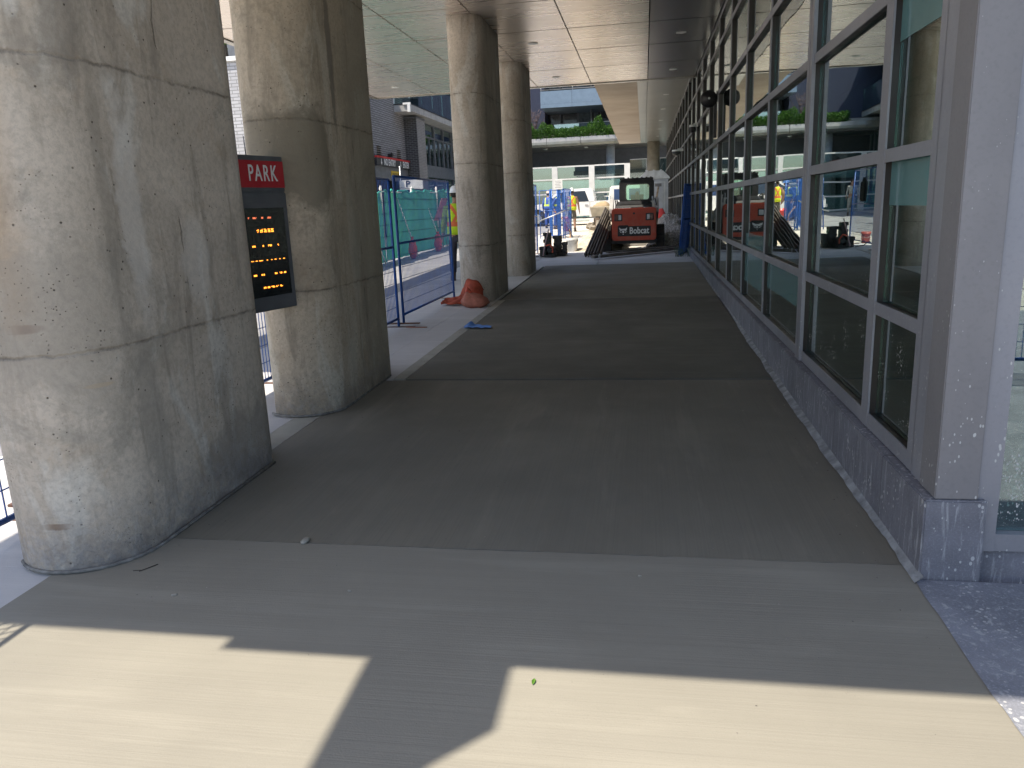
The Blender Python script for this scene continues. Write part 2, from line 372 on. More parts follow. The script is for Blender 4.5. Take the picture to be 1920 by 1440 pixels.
def stone_mat(name, col, streaky=True):
    t = NT(name); P = t.co(); x, y, z = t.sep()
    c = t.mix(t.ramp(t.noise(3, P, 6, .65, .6), .3, .7), tuple(v*.7 for v in col), tuple(v*1.2 for v in col))
    c = t.mix(t.ramp(t.noise(130, P, 4, .7), .5, .7, 0, .45), c, tuple(v*1.8 for v in col))
    st = t.noise(4, t.mapd((9, 9, 1.0)), 5, .7, .5)
    fade = t.ramp(y, 3, 14, 1, .3)
    c = t.mix(t.math('MULTIPLY', t.ramp(st, .54, .66, 0, .6), fade), c, (.48, .49, .50))
    sp = t.ramp(t.math('SUBTRACT', t.ramp(t.noise(6, P, 3), .38, .68, 0, .34), t.vor(40, t.mapd((1, 1, .7)))), 0, .04)
    c = t.mix(t.math('MULTIPLY', t.math('MULTIPLY', sp, .8), fade), c, (.5, .5, .5))
    if streaky:
        j = t.math('ABSOLUTE', t.math('SUBTRACT', t.math('FRACT', t.math('MULTIPLY', y, 1/.9)), .5)); c = t.mix(t.ramp(j, .0, .006, .9, 0), c, (.05, .05, .05))
    t.set(col=c, rough=.65); t.bump(t.noise(70, P, 5), .3, .006); return t.m
M['stone'] = stone_mat('granite_plinth', (.175, .175, .20))
M['paving'] = stone_mat('blue_grey_paving', (.215, .225, .26), False)
M['mortar'] = plain('pale_mortar', (.30, .31, .32), .9, var=.3, vscale=12, bump=.8, bscale=40)
M['bead'] = plain('grey_bead', (.22, .215, .20), .9, var=.3, vscale=20)
M['brick_light'] = brick_mat('grey_brick', 'x', (.25, .245, .25), (.33, .32, .33), (.09, .09, .09), .09, .4, .016)
M['brick_front'] = brick_mat('grey_brick_front', 'y', (.42, .42, .44), (.50, .50, .52), (.22, .22, .22), .11, .4, .014)
M['brick_lit_x'] = brick_mat('pillar_brick_lit', 'x', (.17, .16, .16), (.24, .23, .22), (.33, .32, .31))  # lighter copy of the pillar brick for its lit face
M['brick_shaded_y'] = brick_mat('pillar_brick_shaded', 'y', (.035, .033, .035), (.075, .07, .07), (.17, .17, .17), .08, .24, .014)  # same pillar brick, balcony shade darkened into the colour of this face
M['concrete'] = plain('grey_concrete', (.40, .39, .37), .8, bump=.2)
M['panel_grey'] = plain('grey_metal_panel', (.17, .18, .20), .5, .3)
M['navy'] = plain('dark_blue_cladding', (.030, .038, .075), .7, 0, var=.05)
M['slate'] = plain('blue_grey_balcony_panel', (.21, .28, .36), .35, .2, var=.06)
def fascia_mat():
    t = NT('fascia_metal'); t.set(col=(.36, .34, .30), metal=.7, rough=.25); t.bump(t.noise(1.0, t.mapd((1, 1, .3)), 2), .25, .15); return t.m
M['fascia'] = fascia_mat()

# ------------------------------------------------------------------ ground
def sheet(x0, x1, y0, y1, dz, name, mat, ny=1, th=0.0):
    b = MB()
    if th: b.add([(x0,y0,gz(y0)+dz-th),(x1,y0,gz(y0)+dz-th),(x1,y1,gz(y1)+dz-th),(x0,y1,gz(y1)+dz-th),(x0,y0,gz(y0)+dz),(x1,y0,gz(y0)+dz),(x1,y1,gz(y1)+dz),(x0,y1,gz(y1)+dz)], [(4,5,6,7),(0,1,5,4),(1,2,6,5),(2,3,7,6),(3,0,4,7)])
    else: b.quad((x0,y0,gz(y0)+dz),(x1,y0,gz(y0)+dz),(x1,y1,gz(y1)+dz),(x0,y1,gz(y1)+dz))
    return struct(name, b, mat)
sheet(-300, 300, -300, 400, -.035, 'ground', M['ground'])
sheet(-8.9, -4.3, -60, 60, -.020, 'road', M['road'])
sheet(-4.3, -2.625, -20, 19.5, -.010, 'pavement', M['strip'], th=.06)
sheet(-2.62, -2.25, 6.41, 17.2, -.009, 'pavement', M['strip'], th=.06)
def slab(y0, y1, x0, x1, mat, dz=0):
    rg = random.Random(int(y0*31+200)); n = 70; P = []
    def edge(a, c):
        q = []; w = 0
        for k in range(n+1): w = w*.8+rg.uniform(-.0022, .0022); q.append((a[0]+(c[0]-a[0])*k/n+(w if a[0] == c[0] else 0), a[1]+(c[1]-a[1])*k/n+(w if a[1] == c[1] else 0)))
        return q[:-1]
    c4 = [(x0, y0+.006), (x1, y0+.006), (x1, y1-.006), (x0, y1-.006)]
    for k in range(4): P += edge(c4[k], c4[(k+1) % 4])
    b = MB(); b.prism(P, lambda u, v, d: (u, v, gz(v)+dz+d), -.08, 0); struct('walkway', b, mat)
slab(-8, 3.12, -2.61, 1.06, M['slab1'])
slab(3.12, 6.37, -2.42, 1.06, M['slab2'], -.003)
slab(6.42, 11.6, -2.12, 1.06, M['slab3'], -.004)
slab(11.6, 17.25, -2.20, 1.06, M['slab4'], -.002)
slab(17.27, 21.6, -4.3, 1.07, M['slab5'], -.02)
sheet(-2.61, -2.425, 3.13, 6.365, -.003, 'walkway', M['margin'], th=.08)
sheet(-2.24, -2.125, 6.425, 11.59, -.003, 'walkway', M['margin'], th=.08)
# dark joint bed under the slabs
sheet(-2.62, 1.07, -8, 17.3, -.028, 'joint_bed', M['dark'])
# ragged mortar strip along the plinth, and paving round the corner
mb = MB(); rr = random.Random(3); ys = [2.96+i*.045 for i in range(330)]; prev = None; w = .03
for y in ys:
    w += rr.uniform(-.005, .005); w = min(max(w, -.004), .045 if y < 9 else .02)
    if prev:
        y0, w0 = prev; mb.quad((1.075-w0, y0, gz(y0)+.004), (1.08, y0, gz(y0)+.03), (1.08, y, gz(y)+.03), (1.075-w, y, gz(y)+.004))
    prev = (y, w)
struct('mortar_fillet', mb, M['mortar'])
mb = MB(); prev = None; w = 0
n = 120
for i in range(n+1):
    y = 2.99-i*8/n; w += rr.uniform(-.006, .006); w = max(-.012, min(.014, w))
    if prev is not None:
        y0, w0 = prev; mb.quad((1.062+w0, y0, gz(y0)+.003), (12, y0, gz(y0)+.003), (12, y, gz(y)+.003), (1.062+w, y, gz(y)+.003))
    prev = (y, w)
struct('pavement', mb, M['paving'])

# ------------------------------------------------------------------ columns
def column(y0, y1, r, xc, mat, label, ztop=4.255, hgt0=None):
    base = gz(y0)-.05; o0 = (xc, (y0+y1)/2, 0)
    b = MB(); n = 28; prof = []
    for k in range(n+1): a = math.pi + math.pi*k/n; prof.append((r*math.cos(a), y0+r*math.sin(a)))
    nf = 6
    for k in range(1, nf): prof.append((r, y0+(y1-y0)*k/nf))
    for k in range(n+1): a = math.pi*k/n; prof.append((r*math.cos(a), y1+r*math.sin(a)))
    for k in range(1, nf): prof.append((-r, y1-(y1-y0)*k/nf))
    zs = [base+(ztop-base)*i/24 for i in range(25)]
    N = len(prof)
    for z in zs:
        for (x, y) in prof: b.v.append((x+xc, y, z))
    for i in range(24):
        for k in range(N):
            b.f.append((i*N+k, i*N+(k+1) % N, (i+1)*N+(k+1) % N, (i+1)*N+k)); b.sm.append(True)
    b.f.append(tuple(range(24*N, 25*N))); b.sm.append(False)
    o = b.build('concrete_column', mat, None, (xc, y0, 0)); o.location = (xc, y0, 0)
    tag(o, label, 'column', 'concrete columns under the canopy')
    return o
column(3.05, 4.14, .32, -2.62, column_mat('column_concrete_a', .52, 1.3, stains=((-.31, 1.14, .04, .018, .05, .12, (.20, .10, .06), .95), (-.16, .87, .05, .010, .2, .36, (.62, .48, .32), .9), (-.31, .26, .04, .014, .03, .10, (.18, .11, .07), .95), (-.3, 1.75, .16, .55, -.35, .12, (.42, .30, .19), .65), (-.2, 1.15, .20, .42, -.2, .33, (.32, .285, .235), .55), (.16, 1.62, .085, .52, .2, .4, (.72, .68, .62), .45), (.0, 1.75, .04, .6, .1, .4, (.30, .265, .215), .4), (.62, 1.35, .12, .22, .2, .4, (.68, .64, .58), .4), (.1, .62, .10, .38, .1, .4, (.29, .265, .225), .5), (.95, .25, .5, .22, .2, .4, (.24, .215, .185), .6), (-.1, 2.5, .08, .4, 0, .4, (.26, .23, .19), .6))), 'largest stained concrete column at the left edge, in front of the red PARK sign')
column(5.49, 6.50, .29, -2.59, column_mat('column_concrete_b', .57, 4.1, (.90, .87, .80), stains=((-.15, 1.95, .26, .42, -.2, .35, (.25, .225, .18), .85), (.25, 2.75, .05, .6, .1, .4, (.18, .165, .15), .7), (.40, 1.3, .09, .55, .2, .4, (.62, .60, .55), .4), (.9, 1.8, .5, 1.8, .2, .4, (.33, .315, .27), .5))), 'stained concrete column directly behind the red PARK sign')
column(11.62, 12.85, .26, -2.56, column_mat('column_concrete_c', .6, 7.7, (.92, .93, .95)), 'concrete column with orange sandbags at its foot')
column(15.43, 16.35, .26, -2.56, column_mat('column_concrete_d', .5, 2.9, (.92, .93, .95)), 'most distant row column, with a small dark hole, behind the sandbag column')
# mortar ring round the feet of the near columns
for (yc, rr_, ln) in ((3.05, .33, 1.15), (5.49, .31, 1.05)):
    b = MB(); pts = []
    for k in range(13): a = math.pi*1.25+math.pi*.75*k/12; pts.append((-2.61+rr_*math.cos(a), yc+rr_*math.sin(a), gz(yc)+.004))
    pts.append((-2.61+rr_, yc+ln, gz(yc+ln)+.004))
    b.tube(pts, .009, 6); struct('mortar_bead', b, M['bead'])

# ------------------------------------------------------------------ canopy
XS = [-6.3, -4.87, -3.65, -2.42, -1.19, .08, 1.115]
YS = [1.275, 3.75, 5.6, 7.4, 9.25, 11.05, 12.8, 14.55, 16.4, 18.48]
can = thing('canopy', (-2.6, 10, 4.25), 'long metal panelled canopy ceiling over the walkway', 'canopy')
OC = (-2.6, 10, 4.25)
cr = random.Random(5)
for i in range(len(XS)-1):
    for j in range(len(YS)-1):
        if i == 0 and j < 2: continue
        if i == 1 and j == 0: continue
        x0, x1, y0, y1 = XS[i]+.009, XS[i+1]-.009, YS[j]+.018, YS[j+1]-.018
        b = MB(); e = [cr.uniform(-.0015, .0015) for _ in range(4)]
        b.add([(x0,y0,4.25+e[0]),(x1,y0,4.25+e[1]),(x1,y1,4.25+e[2]),(x0,y1,4.25+e[3]),(x0,y0,4.28),(x1,y0,4.28),(x1,y1,4.28),(x0,y1,4.28)], [(0,3,2,1),(4,5,6,7),(0,1,5,4),(1,2,6,5),(2,3,7,6),(3,0,4,7)])
        b.build('soffit_panel', M['soffit_dim_reflection'] if i == 5 else M['soffit'], can, OC, 0)
b = MB(); b.box(-4.87, 1.11, 1.28, 18.47, 4.285, 4.40); b.box(-6.29, -4.87, 5.61, 18.47, 4.285, 4.40); b.build('backing', M['dark'], can, OC)
b = MB(); b.box(-6.36, 1.2, 18.485, 18.60, 4.23, 4.62); b.box(-6.42, -6.305, 5.6, 18.485, 4.23, 4.62); b.box(-3.2, 8, 1.12, 1.268, 4.23, 4.9); b.box(-5.0, -3.2, 1.19, 1.268, 4.23, 4.9); b.build('fascia', M['fascia'], can, OC)
b = MB(); b.prism([(-2.64, 1.115), (-2.61, .0), (-2.55, .0), (-2.29, .63), (-2.13, .80), (-2.13, 1.115)], lambda u, v, d: (u, v, d), 4.23, 4.25); b.build('bracket', M['frame_far'], can, OC)  # unseen plate added to the canopy, outlined to cast the near slab's shadow
def downlight(x, y, z, par, off):
    b = MB(); b.lathe([(.085, -.006), (.085, .0), (.06, .002), (.055, .03), (.001, .03)], (x, y, z-.001), 20)
    o = b.build('downlight', M['white'], par, off); return o
for x, y in ((.6, 13.74), (.6, 17.34), (.6, 10.1), (-1.85, 13.7), (-1.86, 17.3), (-1.85, 10.1), (-5.4, 17.1), (-5.4, 13.6)): downlight(x, y, 4.247, can, OC)

# ------------------------------------------------------------------ glass fronted building (right) with storeys above the canopy
gb = thing('glass_building', (3, 22, 0), 'long glass fronted building along the right side of the walkway', 'building')
OG = (3, 22, 0)
b = MB(); b.box(1.2, 9, 1.272, 18.47, 4.42, 10.4); b.box(-4.8, 1.2, 1.272, 18.47, 4.42, 10.4); b.box(-6.3, -4.8, 5.65, 18.47, 4.42, 10.4)
b.box(-1.2, 9, 18.62, 41.5, 4.85, 10.4); b.build('upper_storeys', M['panel_grey'], gb, OG)
b = MB(); b.box(-1.27, -.18, 18.61, 41.5, 4.55, 4.84); b.build('slab_underside', M['conc_under'], gb, OG)
b = MB(); b.box(-.175, .075, 18.61, 41.5, 4.545, 4.84); b.box(.085, 1.115, 18.61, 41.5, 4.545, 4.84); b.build('metal_soffit', M['soffit2'], gb, OG)
for y in (23.5, 27.03, 30.6, 34.13, 37.7, 41.2): downlight(.62, y, 4.543, gb, OG)
ZR = [.43, 1.0, 1.72, 2.44, 3.15, 3.84]
cy = [3.345, 4.05, 5.77, 7.65]
y = 7.65
while y < 43: y += 1.69; cy.append(y)
for i in range(len(cy)-1):
    ya, yb = cy[i], cy[i+1]; top = 4.25 if yb < 18.6 else 4.545
    ha = .03 if i != 2 else .075; hb = .03 if i+1 != 2 else .075
    fm = M['frame'] if i < 6 else M['frame_far']
    xo = 1.12 if i != 2 else 1.105
    ha = {0: .035, 1: .055, 2: .075}.get(i, .03); hb = {0: .035, 1: .055, 2: .075}.get(i+1, .03)
    b = MB()
    if i == 2:
        b.box(xo, 1.13, ya-ha, ya-.006, .385, top); b.box(xo, 1.13, ya+.006, ya+ha, .385, top)
    else: b.box(xo, 1.13, ya-ha, ya+ha, .385, top)
    zz = ZR+[top-.03]
    for k, z in enumerate(zz): b.box(1.122, 1.13, ya+ha, yb-hb, z-.032 if k else .385, z+.028)
    wd = b.build('window', fm, gb, OG)
    b = MB(); b.box(1.131, 1.175, ya-ha+.003, ya+ha-.003, .385, top)
    for k, z in enumerate(zz): b.box(1.131, 1.173, ya+ha-.003, yb-hb+.003, z-.029 if k else .385, z+.025)
    b.build('mullion_body', M['bronze'], wd, OG)
    pa, pb = ya+ha, yb-hb
    if i < 15:
        for k in range(len(zz)-1):
            b = MB(); b.box(1.160, 1.166, pa, pb, zz[k]+.03, zz[k+1]-.03); b.build('pane', M['glass'], wd, OG)
    else:
        b = MB()
        for k in range(len(zz)-1): b.box(1.160, 1.166, pa, pb, zz[k]+.03, zz[k+1]-.03)
        b.build('pane', M['glass'], wd, OG)
# plinth
b = MB()
b.add([(1.075,3.0,-.1),(1.30,3.0,-.1),(1.30,43.5,-.1),(1.075,43.5,-.1),(1.075,3.0,.378),(1.30,3.0,.378),(1.30,43.5,.378),(1.075,43.5,.378)], [(0,3,2,1),(4,5,6,7),(0,1,5,4),(1,2,6,5),(2,3,7,6),(3,0,4,7)])
b.box(1.303, 9, 3.06, 3.3, -.1, .155)
b.build('plinth', M['stone'], gb, OG, bevel=.006)
# corner cladding: side strip with the brown sealant joint, front face
b = MB(); b.box(1.112, 1.268, 3.012, 3.185, .38, 4.25); b.build('corner_post', M['corner'], gb, OG, bevel=.004)
b = MB(); b.box(1.135, 1.24, 3.185, 3.20, .38, 4.25); b.build('sealant_joint', plain('brown_sealant', (.10, .055, .035), .8), gb, OG)
b = MB(); b.box(1.12, 1.24, 3.20, 3.314, .38, 4.25); b.build('jamb', M['frame'], gb, OG)
# front glazing
b = MB(); b.box(1.272, 1.35, 3.03, 3.13, .16, 4.25)
b.box(2.9, 2.98, 3.03, 3.13, .16, 4.25); b.box(1.35, 2.9, 3.035, 3.12, .16, .23); b.box(1.35, 2.9, 3.035, 3.12, 2.44, 2.50); b.box(1.35, 2.9, 3.035, 3.12, 4.18, 4.25)
fw_ = b.build('window', M['frame'], gb, OG)
for z0, z1 in ((.232, 2.438), (2.502, 4.178)):
    b = MB(); b.box(1.352, 2.898, 3.075, 3.083, z0, z1); b.build('pane', M['glass'], fw_, OG)
b = MB(); b.box(2.985, 9, 3.04, 3.2, -.1, 4.6); b.build('front_wall', M['frame_far'], gb, OG)
# interior
M['int_wall'] = plain('interior_wall', (.10, .11, .105), .9)
M['teal'] = plain('teal_film', (.12, .25, .25), .08, var=.04, spec=.9)
b = MB(); b.box(1.31, 8, 3.3, 43.4, -.1, .20); b.build('interior_floor', plain('interior_floor', (.09, .09, .085), .5), gb, OG)
b = MB(); b.box(5.5, 5.6, 3.21, 43.4, .2, 4.6); b.box(1.24, 5.6, 43.41, 43.6, -.1, 4.6); b.box(1.32, 5.5, 3.18, 3.2, .2, .6); b.build('interior_wall', M['int_wall'], gb, OG)
b = MB(); b.box(1.24, 5.5, 3.21, 43.4, 4.3, 4.4); b.build('interior_ceiling', M['int_wall'], gb, OG)
# frosted film on the inside of some panes
for (x0, x1, y0, y1, z0, z1) in ((1.1575, 1.1592, 3.36, 4.01, 1.49, 1.72), (1.1575, 1.1592, 3.36, 4.01, 2.22, 4.2), (1.1575, 1.1592, 5.86, 7.62, .72, .99), (1.1575, 1.1592, 7.7, 9.3, .62, .95), (1.1575, 1.1592, 7.7, 9.3, 1.02, 1.17), (1.55, 1.56, 4.4, 5.5, .86, .93)):
    b = MB(); b.box(x0, x1, y0, y1, z0, z1); b.build('blind', M['teal'], gb, OG)
b = MB(); b.box(-.6, .9, 43.0, 43.4, 0, 4.6); 
# far column under the slab
fc = MB(); fc.lathe([(.31, gz(40)), (.31, 4.55)], (.46, 41.0, 0), 28); o = fc.build('concrete_column', plain('pale_column', (.36, .33, .27), .7, bump=.1), None, (.46, 41, 0)); o.location = (.46, 41, 0)
tag(o, 'round pale column far away where the walkway roof ends, behind the portable toilet', 'column')

# ------------------------------------------------------------------ fixtures on the facade
t = thing('dish_fixture', (1.12, 12.9, 3.08), 'black round dish fixture on an arm sticking out from the glass wall', 'fixture')
b = MB(); b.lathe([(.02, .0), (.12, -.01), (.13, -.02), (.13, -.05), (.10, -.085), (.05, -.11), (.02, -.12)], (-.13, 0, 0), 28, 'y'); b.build('dish', M['black'], t)
b = MB(); b.lathe([(.018, -.02), (.012, -.03)], (-.13, .0-.1, 0), 12, 'y'); b.build('lens', M['steel'], t)
b = MB(); b.tube([(-.10, .03, .02), (-.05, .04, .035), (0, .04, .04)], .014, 8); b.build('arm', M['black'], t)
b = MB(); b.box(-.05, 0, -.03, .06, -.58, -.02); b.box(-.01, 0, -.02, .05, -.02, .12); b.build('conduit_box', M['black'], t)
def camfix(y, z, label, s=1.0):
    t = thing('security_camera', (1.12, y, z), label, 'camera', group=None)
    b = MB(); b.box(-.1*s, 0, -.04, .04, .02, .09); b.build('bracket', M['white'], t)
    b = MB(); b.lathe([(.05*s, .02), (.075*s, 0), (.072*s, -.05), (.04*s, -.095), (.01, -.1)], (-.12*s, 0, 0), 16); b.build('dome', M['black'], t)
    b = MB(); b.lathe([(.08*s, .06), (.085*s, .02), (.078*s, .015)], (-.12*s, 0, 0), 16); b.build('housing', M['white'], t)
camfix(17.3, 3.05, 'small pale dome camera on the glass wall, nearer of the two', .9)
camfix(23.6, 2.95, 'small white and black dome camera on the glass wall, farther of the two', 1.6)

# ------------------------------------------------------------------ PARK sign
def park_sign():
    p0 = Vector((-2.63, 4.75, 0)); p1 = Vector((-2.50, 5.20, 0)); d = (p1-p0); L = d.length; ang = math.atan2(d.y, d.x)
    t = thing('parking_sign', (p0.x, p0.y, .92), 'grey parking rate display with a red PARK header between the two nearest columns', 'sign', rz=ang)
    # local x along the face, -y is the front
    mt = plain('sign_grey', (.13, .135, .145), .5, .3)
    b = MB(); b.box(-.02, L, 0, .14, 0, .80); b.build('cabinet', mt, t, bevel=.004)
    b = MB(); b.box(-.02, L-.004, .006, .13, .80, .81); b.box(-.02, L-.002, .002, .135, .81, 1.045); b.build('header', mt, t, bevel=.003)
    h = MB(); h.box(-.015, L-.006, -.004, .001, .836, 1.012); hd = h.build('red_face', plain('sign_red', (.42, .012, .022), .4, var=.05), t)
    text_mesh('lettering', 'PARK', .150, M['white'], hd, (L*.55, -.0065, .925), (R(90), 0, 0), .001, sx=.66, bold=.0015, space=1.22)
    s = MB(); s.box(.02, L-.045, -.005, .0, .10, .70); sc = s.build('screen', plain('screen_black', (.006, .006, .007), .18, var=0), t)
    em = emit('amber_digits', (1.0, .30, .03), 2.6); em2 = emit('dim_red_digits', (1.0, .22, .10), .9)
    W = L-.065; x0 = .02
    rows = [(.636, [(.12, .05), (.24, .10), (.44, .05), (.58, .10)], .012, em2),
            (.550, [(.30, .05), (.38, .07), (.47, .07), (.56, .07), (.64, .07)], .024, em),
            (.450, [(.16, .08), (.40, .03), (.53, .10), (.76, .03)], .016, em),
            (.353, [(.10, .07), (.20, .05), (.28, .10), (.46, .06), (.55, .05), (.65, .05), (.75, .05), (.86, .05)], .011, em),
            (.256, [(.12, .08), (.30, .08), (.62, .07), (.74, .07), (.84, .07)], .016, em),
            (.165, [(.32, .07), (.41, .07), (.50, .09), (.62, .07), (.72, .07)], .013, em)]
    rg = random.Random(2)
    for z, segs, h_, mt2 in rows:
        b = MB()
        for (u, w_) in segs:
            n = max(2, int(w_*W/.006))
            for q in range(n):
                for v in range(max(1, int(h_/.006))):
                    if rg.random() < .78:
                        cx = x0+u*W+q*.006; b.box(cx, cx+.0048, -.0062, -.0052, z+v*.006-h_/2, z+v*.006-h_/2+.0046)
        b.build('digits', mt2, sc)
    b = MB(); b.tube([(.19, .06, 1.045), (.185, .06, 1.17)], [.004, .0025], 6); b.build('antenna', M['black'], t)
park_sign()

# ------------------------------------------------------------------ blue temporary fence
def fence_panel(x, y0, y1, label, rz=math.pi/2, z=None, group='blue wire fence panels along the road', h=1.72, step=.05, wire=.0055, feet=True, loc=None, mt=None):
    mt = mt or M['blue']
    L = y1-y0; loc = loc or (x, y0, gz((y0+y1)/2)+.0)
    t = thing('fence_panel', loc, label, 'fence panel', rz=rz, group=group)
    b = MB(); r = .016; z0 = .12
    for zz in (z0, z0+.90, z0+h): b.tube([(0, 0, zz), (L, 0, zz)], r, 6)
    for xx in (0, L): b.tube([(xx, 0, .02), (xx, 0, z0+h)], r*1.1, 6)
    b.build('frame', mt, t)
    b = MB(); n = int(L/step)
    for i in range(1, n):
        xx = L*i/n; b.bar((xx, 0, z0), (xx, 0, z0+h), wire)
    for zc0, zc1 in ((z0, z0+.90), (z0+.90, z0+h)):
        m_ = 6
        for k in range(1, m_): zz = zc0+(zc1-zc0)*k/m_; b.bar((0, .004, zz), (L, .004, zz), wire)
    b.build('wire_mesh', mt, t)
    if feet:
        b = MB()
        for xx in (.0, L): b.box(xx-.03, xx+.03, -.35, .35, .0, .015)
        b.v = [(x, y*.6, z) for x, y, z in b.v]; b.build('foot', plain('rusty_plate', (.12, .06, .04), .7), t)
    return t
fence_panel(-3.05, 9.33, 12.03, 'blue wire fence panel ending beside the orange sandbags')
fence_panel(-3.10, 6.5, 9.27, 'blue wire fence panel just behind the column with the PARK sign')
fence_panel(-3.22, 3.4, 6.3, 'blue wire fence panel seen through the gap between the two nearest columns')
fence_panel(-3.12, .3, 3.3, 'blue wire fence panel left of the largest column, throwing its shadow on the walkway')
t = fence_panel(2, 0, 3.0, 'blue wire fence panel behind the camera, mirrored in the end window', rz=0, loc=(1.6, -.9, -.01), group=None)
t = fence_panel(2, 0, 3.0, 'blue wire fence panel beside the sunlit paving, mirrored in the end window', rz=R(60), loc=(4.7, -.6, -.01), group=None)

# ------------------------------------------------------------------ green mesh hoarding
def cloth_green():
    t = NT('green_mesh_cloth'); x, y, z = t.sep()
    c = t.mix(t.ramp(t.noise(1.5, t.mapd((1, 1, .4)), 5), .3, .7), (.024, .165, .118), (.04, .23, .165)); 
    c = t.mix(t.ramp(t.noise(7, t.mapd((1, .3, .3)), 3), .55, .7, 0, .4), c, (.045, .27, .20))
    t.set(col=c, rough=.7); n = t.n
    tl = t.new("ShaderNodeBsdfTranslucent"); t.put(tl.inputs[0], c); mx = t.new("ShaderNodeMixShader"); mx.inputs[0].default_value = .45
    t.t.links.new(t.b.outputs[0], mx.inputs[1]); t.t.links.new(tl.outputs[0], mx.inputs[2]); t.t.links.new(mx.outputs[0], t.out.inputs[0])
    t.bump(t.noise(5, t.mapd((1, 1, .4)), 4), .6, .05); return t.m
M['green'] = cloth_green(); M['green_lip'] = plain('bright_green_hem', (.06, .55, .42), .6)
gr = random.Random(11)
labs = ['nearest green mesh fence panel beyond the road', 'green mesh fence panel seen beyond the blue wires, left of the tall blue post', 'green mesh fence panel with a sandbag at its white post', 'green mesh fence panel carrying the leaning orange sign', 'green mesh fence panel just left of the worker behind the column', 'farthest green mesh fence panel, behind the worker']
for i in range(6):
    y0 = 14.2+i*2.8; L = 2.76
    t = thing('mesh_fence', (-6.85, y0, gz(y0)-.02), labs[i], 'fence panel', rz=math.pi/2, group='green mesh fence panels beyond the road')
    b = MB(); nx, nz = 26, 8; off = [gr.uniform(0, 6) for _ in range(3)]
    for a in range(nx+1):
        for c in range(nz+1):
            u = a/nx*L; v = c/nz
            d = .05*math.sin(u*2.6+off[0])*(.3+v)+.02*math.sin(u*9+off[1])+.015*math.sin(v*9+u*4+off[2])
            b.v.append((u, -d-.04, .05+v*1.83+(.03*math.sin(u*6+off[1])+.02*math.sin(u*13) if c == nz else 0)))
    for a in range(nx):
        for c in range(nz): q = a*(nz+1)+c; b.f.append((q, q+nz+1, q+nz+2, q+1)); b.sm.append(True)
    cl = b.build('mesh_cloth', M['green'], t)
    b = MB(); b.tube([(u*L/26, -.05-.05*math.sin(u*L/26*2.6+off[0])*1.3-.02*math.sin(u*L/26*9+off[1]), 1.88+.03*math.sin(u*L/26*6+off[1])+.02*math.sin(u*L/26*13)) for u in range(27)], .018, 6); b.build('hem', M['green_lip'], cl)
    b = MB()
    for xx in (.02, L-.02): b.tube([(xx, 0, 0), (xx, 0, 2.0)], .022, 8)
    b.tube([(0, 0, 1.85), (L, 0, 1.85)], .018, 6); b.tube([(L*.5, .02, 1.7), (L*.5, -.5, .05)], .018, 6)
    b.build('post', M['white'], t)
def sandbag(loc, rz, sc, label, group, lean=0, mat=None):
    b = MB(); rs = []
    N = 9; rg = random.Random(int(loc[1]*100))
    for i in range(N+1):
        v = i/N; w = math.sin(math.pi*(.08+.84*v))**.5
        rs.append((rg.uniform(-.015, .015)+lean*v, 0, v*.42, .17*w*(1+.1*math.sin(v*9)), .09*w))
    b.loft(rs, 20, 2.4)
    b.v = [(x*(1+.06*math.sin(z*31+y*20)), y*(1+.14*math.sin(z*27+x*35)), z) for x, y, z in b.v]
    b.lathe([(.03, .40), (.022, .43), (.05, .48)], (lean, 0, 0), 10)
    o = b.build('sandbag', mat or M['orange_cloth']); o.location = loc; o.rotation_euler = (0, 0, rz); o.scale = sc
    return tag(o, label, 'sandbag', group)
sandbag((-6.35, 20.7, gz(20.7)-.01), R(90), (.8, 1.2, 1.25), 'red sandbag slumped against the green mesh fence, nearer the tall blue post', 'sandbags at the green fence')
sandbag((-6.35, 23.4, gz(23.4)-.01), R(80), (.8, 1.2, 1.25), 'red sandbag at the green mesh fence, nearer the worker behind the column', 'sandbags at the green fence')
# orange traffic sign leaning behind the mesh
t = thing('road_sign', (-6.65, 25.2, 1.25), 'faded orange road sign board leaning on the green mesh fence', 'sign')
b = MB(); b.prism([(-1.1, 0), (-.1, 0), (.9, .72), (.1, .72)], lambda u, v, d: (d, u, v), 0, .012); b.build('board', plain('faded_orange', (.30, .10, .10), .6), t)
b = MB(); b.tube([(.03, -.4, .1), (.1, -.4, -.85)], .015, 6); b.tube([(.03, .1, .1), (.1, .1, -.85)], .015, 6); b.build('prop', M['steel'], t)

# ------------------------------------------------------------------ left brick building
bb = thing('brick_building', (-14, 35, 0), 'grey brick building with garage entrance and balcony across the road', 'building'); OB = (-14, 35, 0)
b = MB(); b.box(-11.3, -11.0, 25.5, 35.8, 3.18, 6.85); b.box(-11.3, -11.0, 25.5, 28.5, .2, 3.18); b.build('side_wall', M['brick_light'], bb, OB)
b = MB(); b.box(-24, -11.3, 25.48, 25.9, 0, 6.75); b.build('front_wall', M['brick_front'], bb, OB)
b = MB(); b.box(-24.1, -11.25, 25.4, 26.0, 6.76, 6.90); b.build('coping', M['white'], bb, OB)
b = MB(); b.box(-24, -11.4, 26, 34.4, 6.3, 6.6); b.build('roof', M['concrete'], bb, OB)
b = MB(); b.box(-11.2, -10.94, 28.5, 35.78, 2.95, 3.50); b.build('lintel_panel', M['panel_grey'], bb, OB)
b = MB(); 
for k in range(24): b.box(-11.9, -11.84+.02*(k % 2), 28.5, 35.8, .3+k*.115, .3+k*.115+.10)
b.build('garage_shutter', plain('shutter_brown', (.06, .05, .045), .6), bb, OB)
b = MB(); b.box(-12.2, -11.95, 28, 36, .2, 3.2); b.build('garage_back', M['dark'], bb, OB)
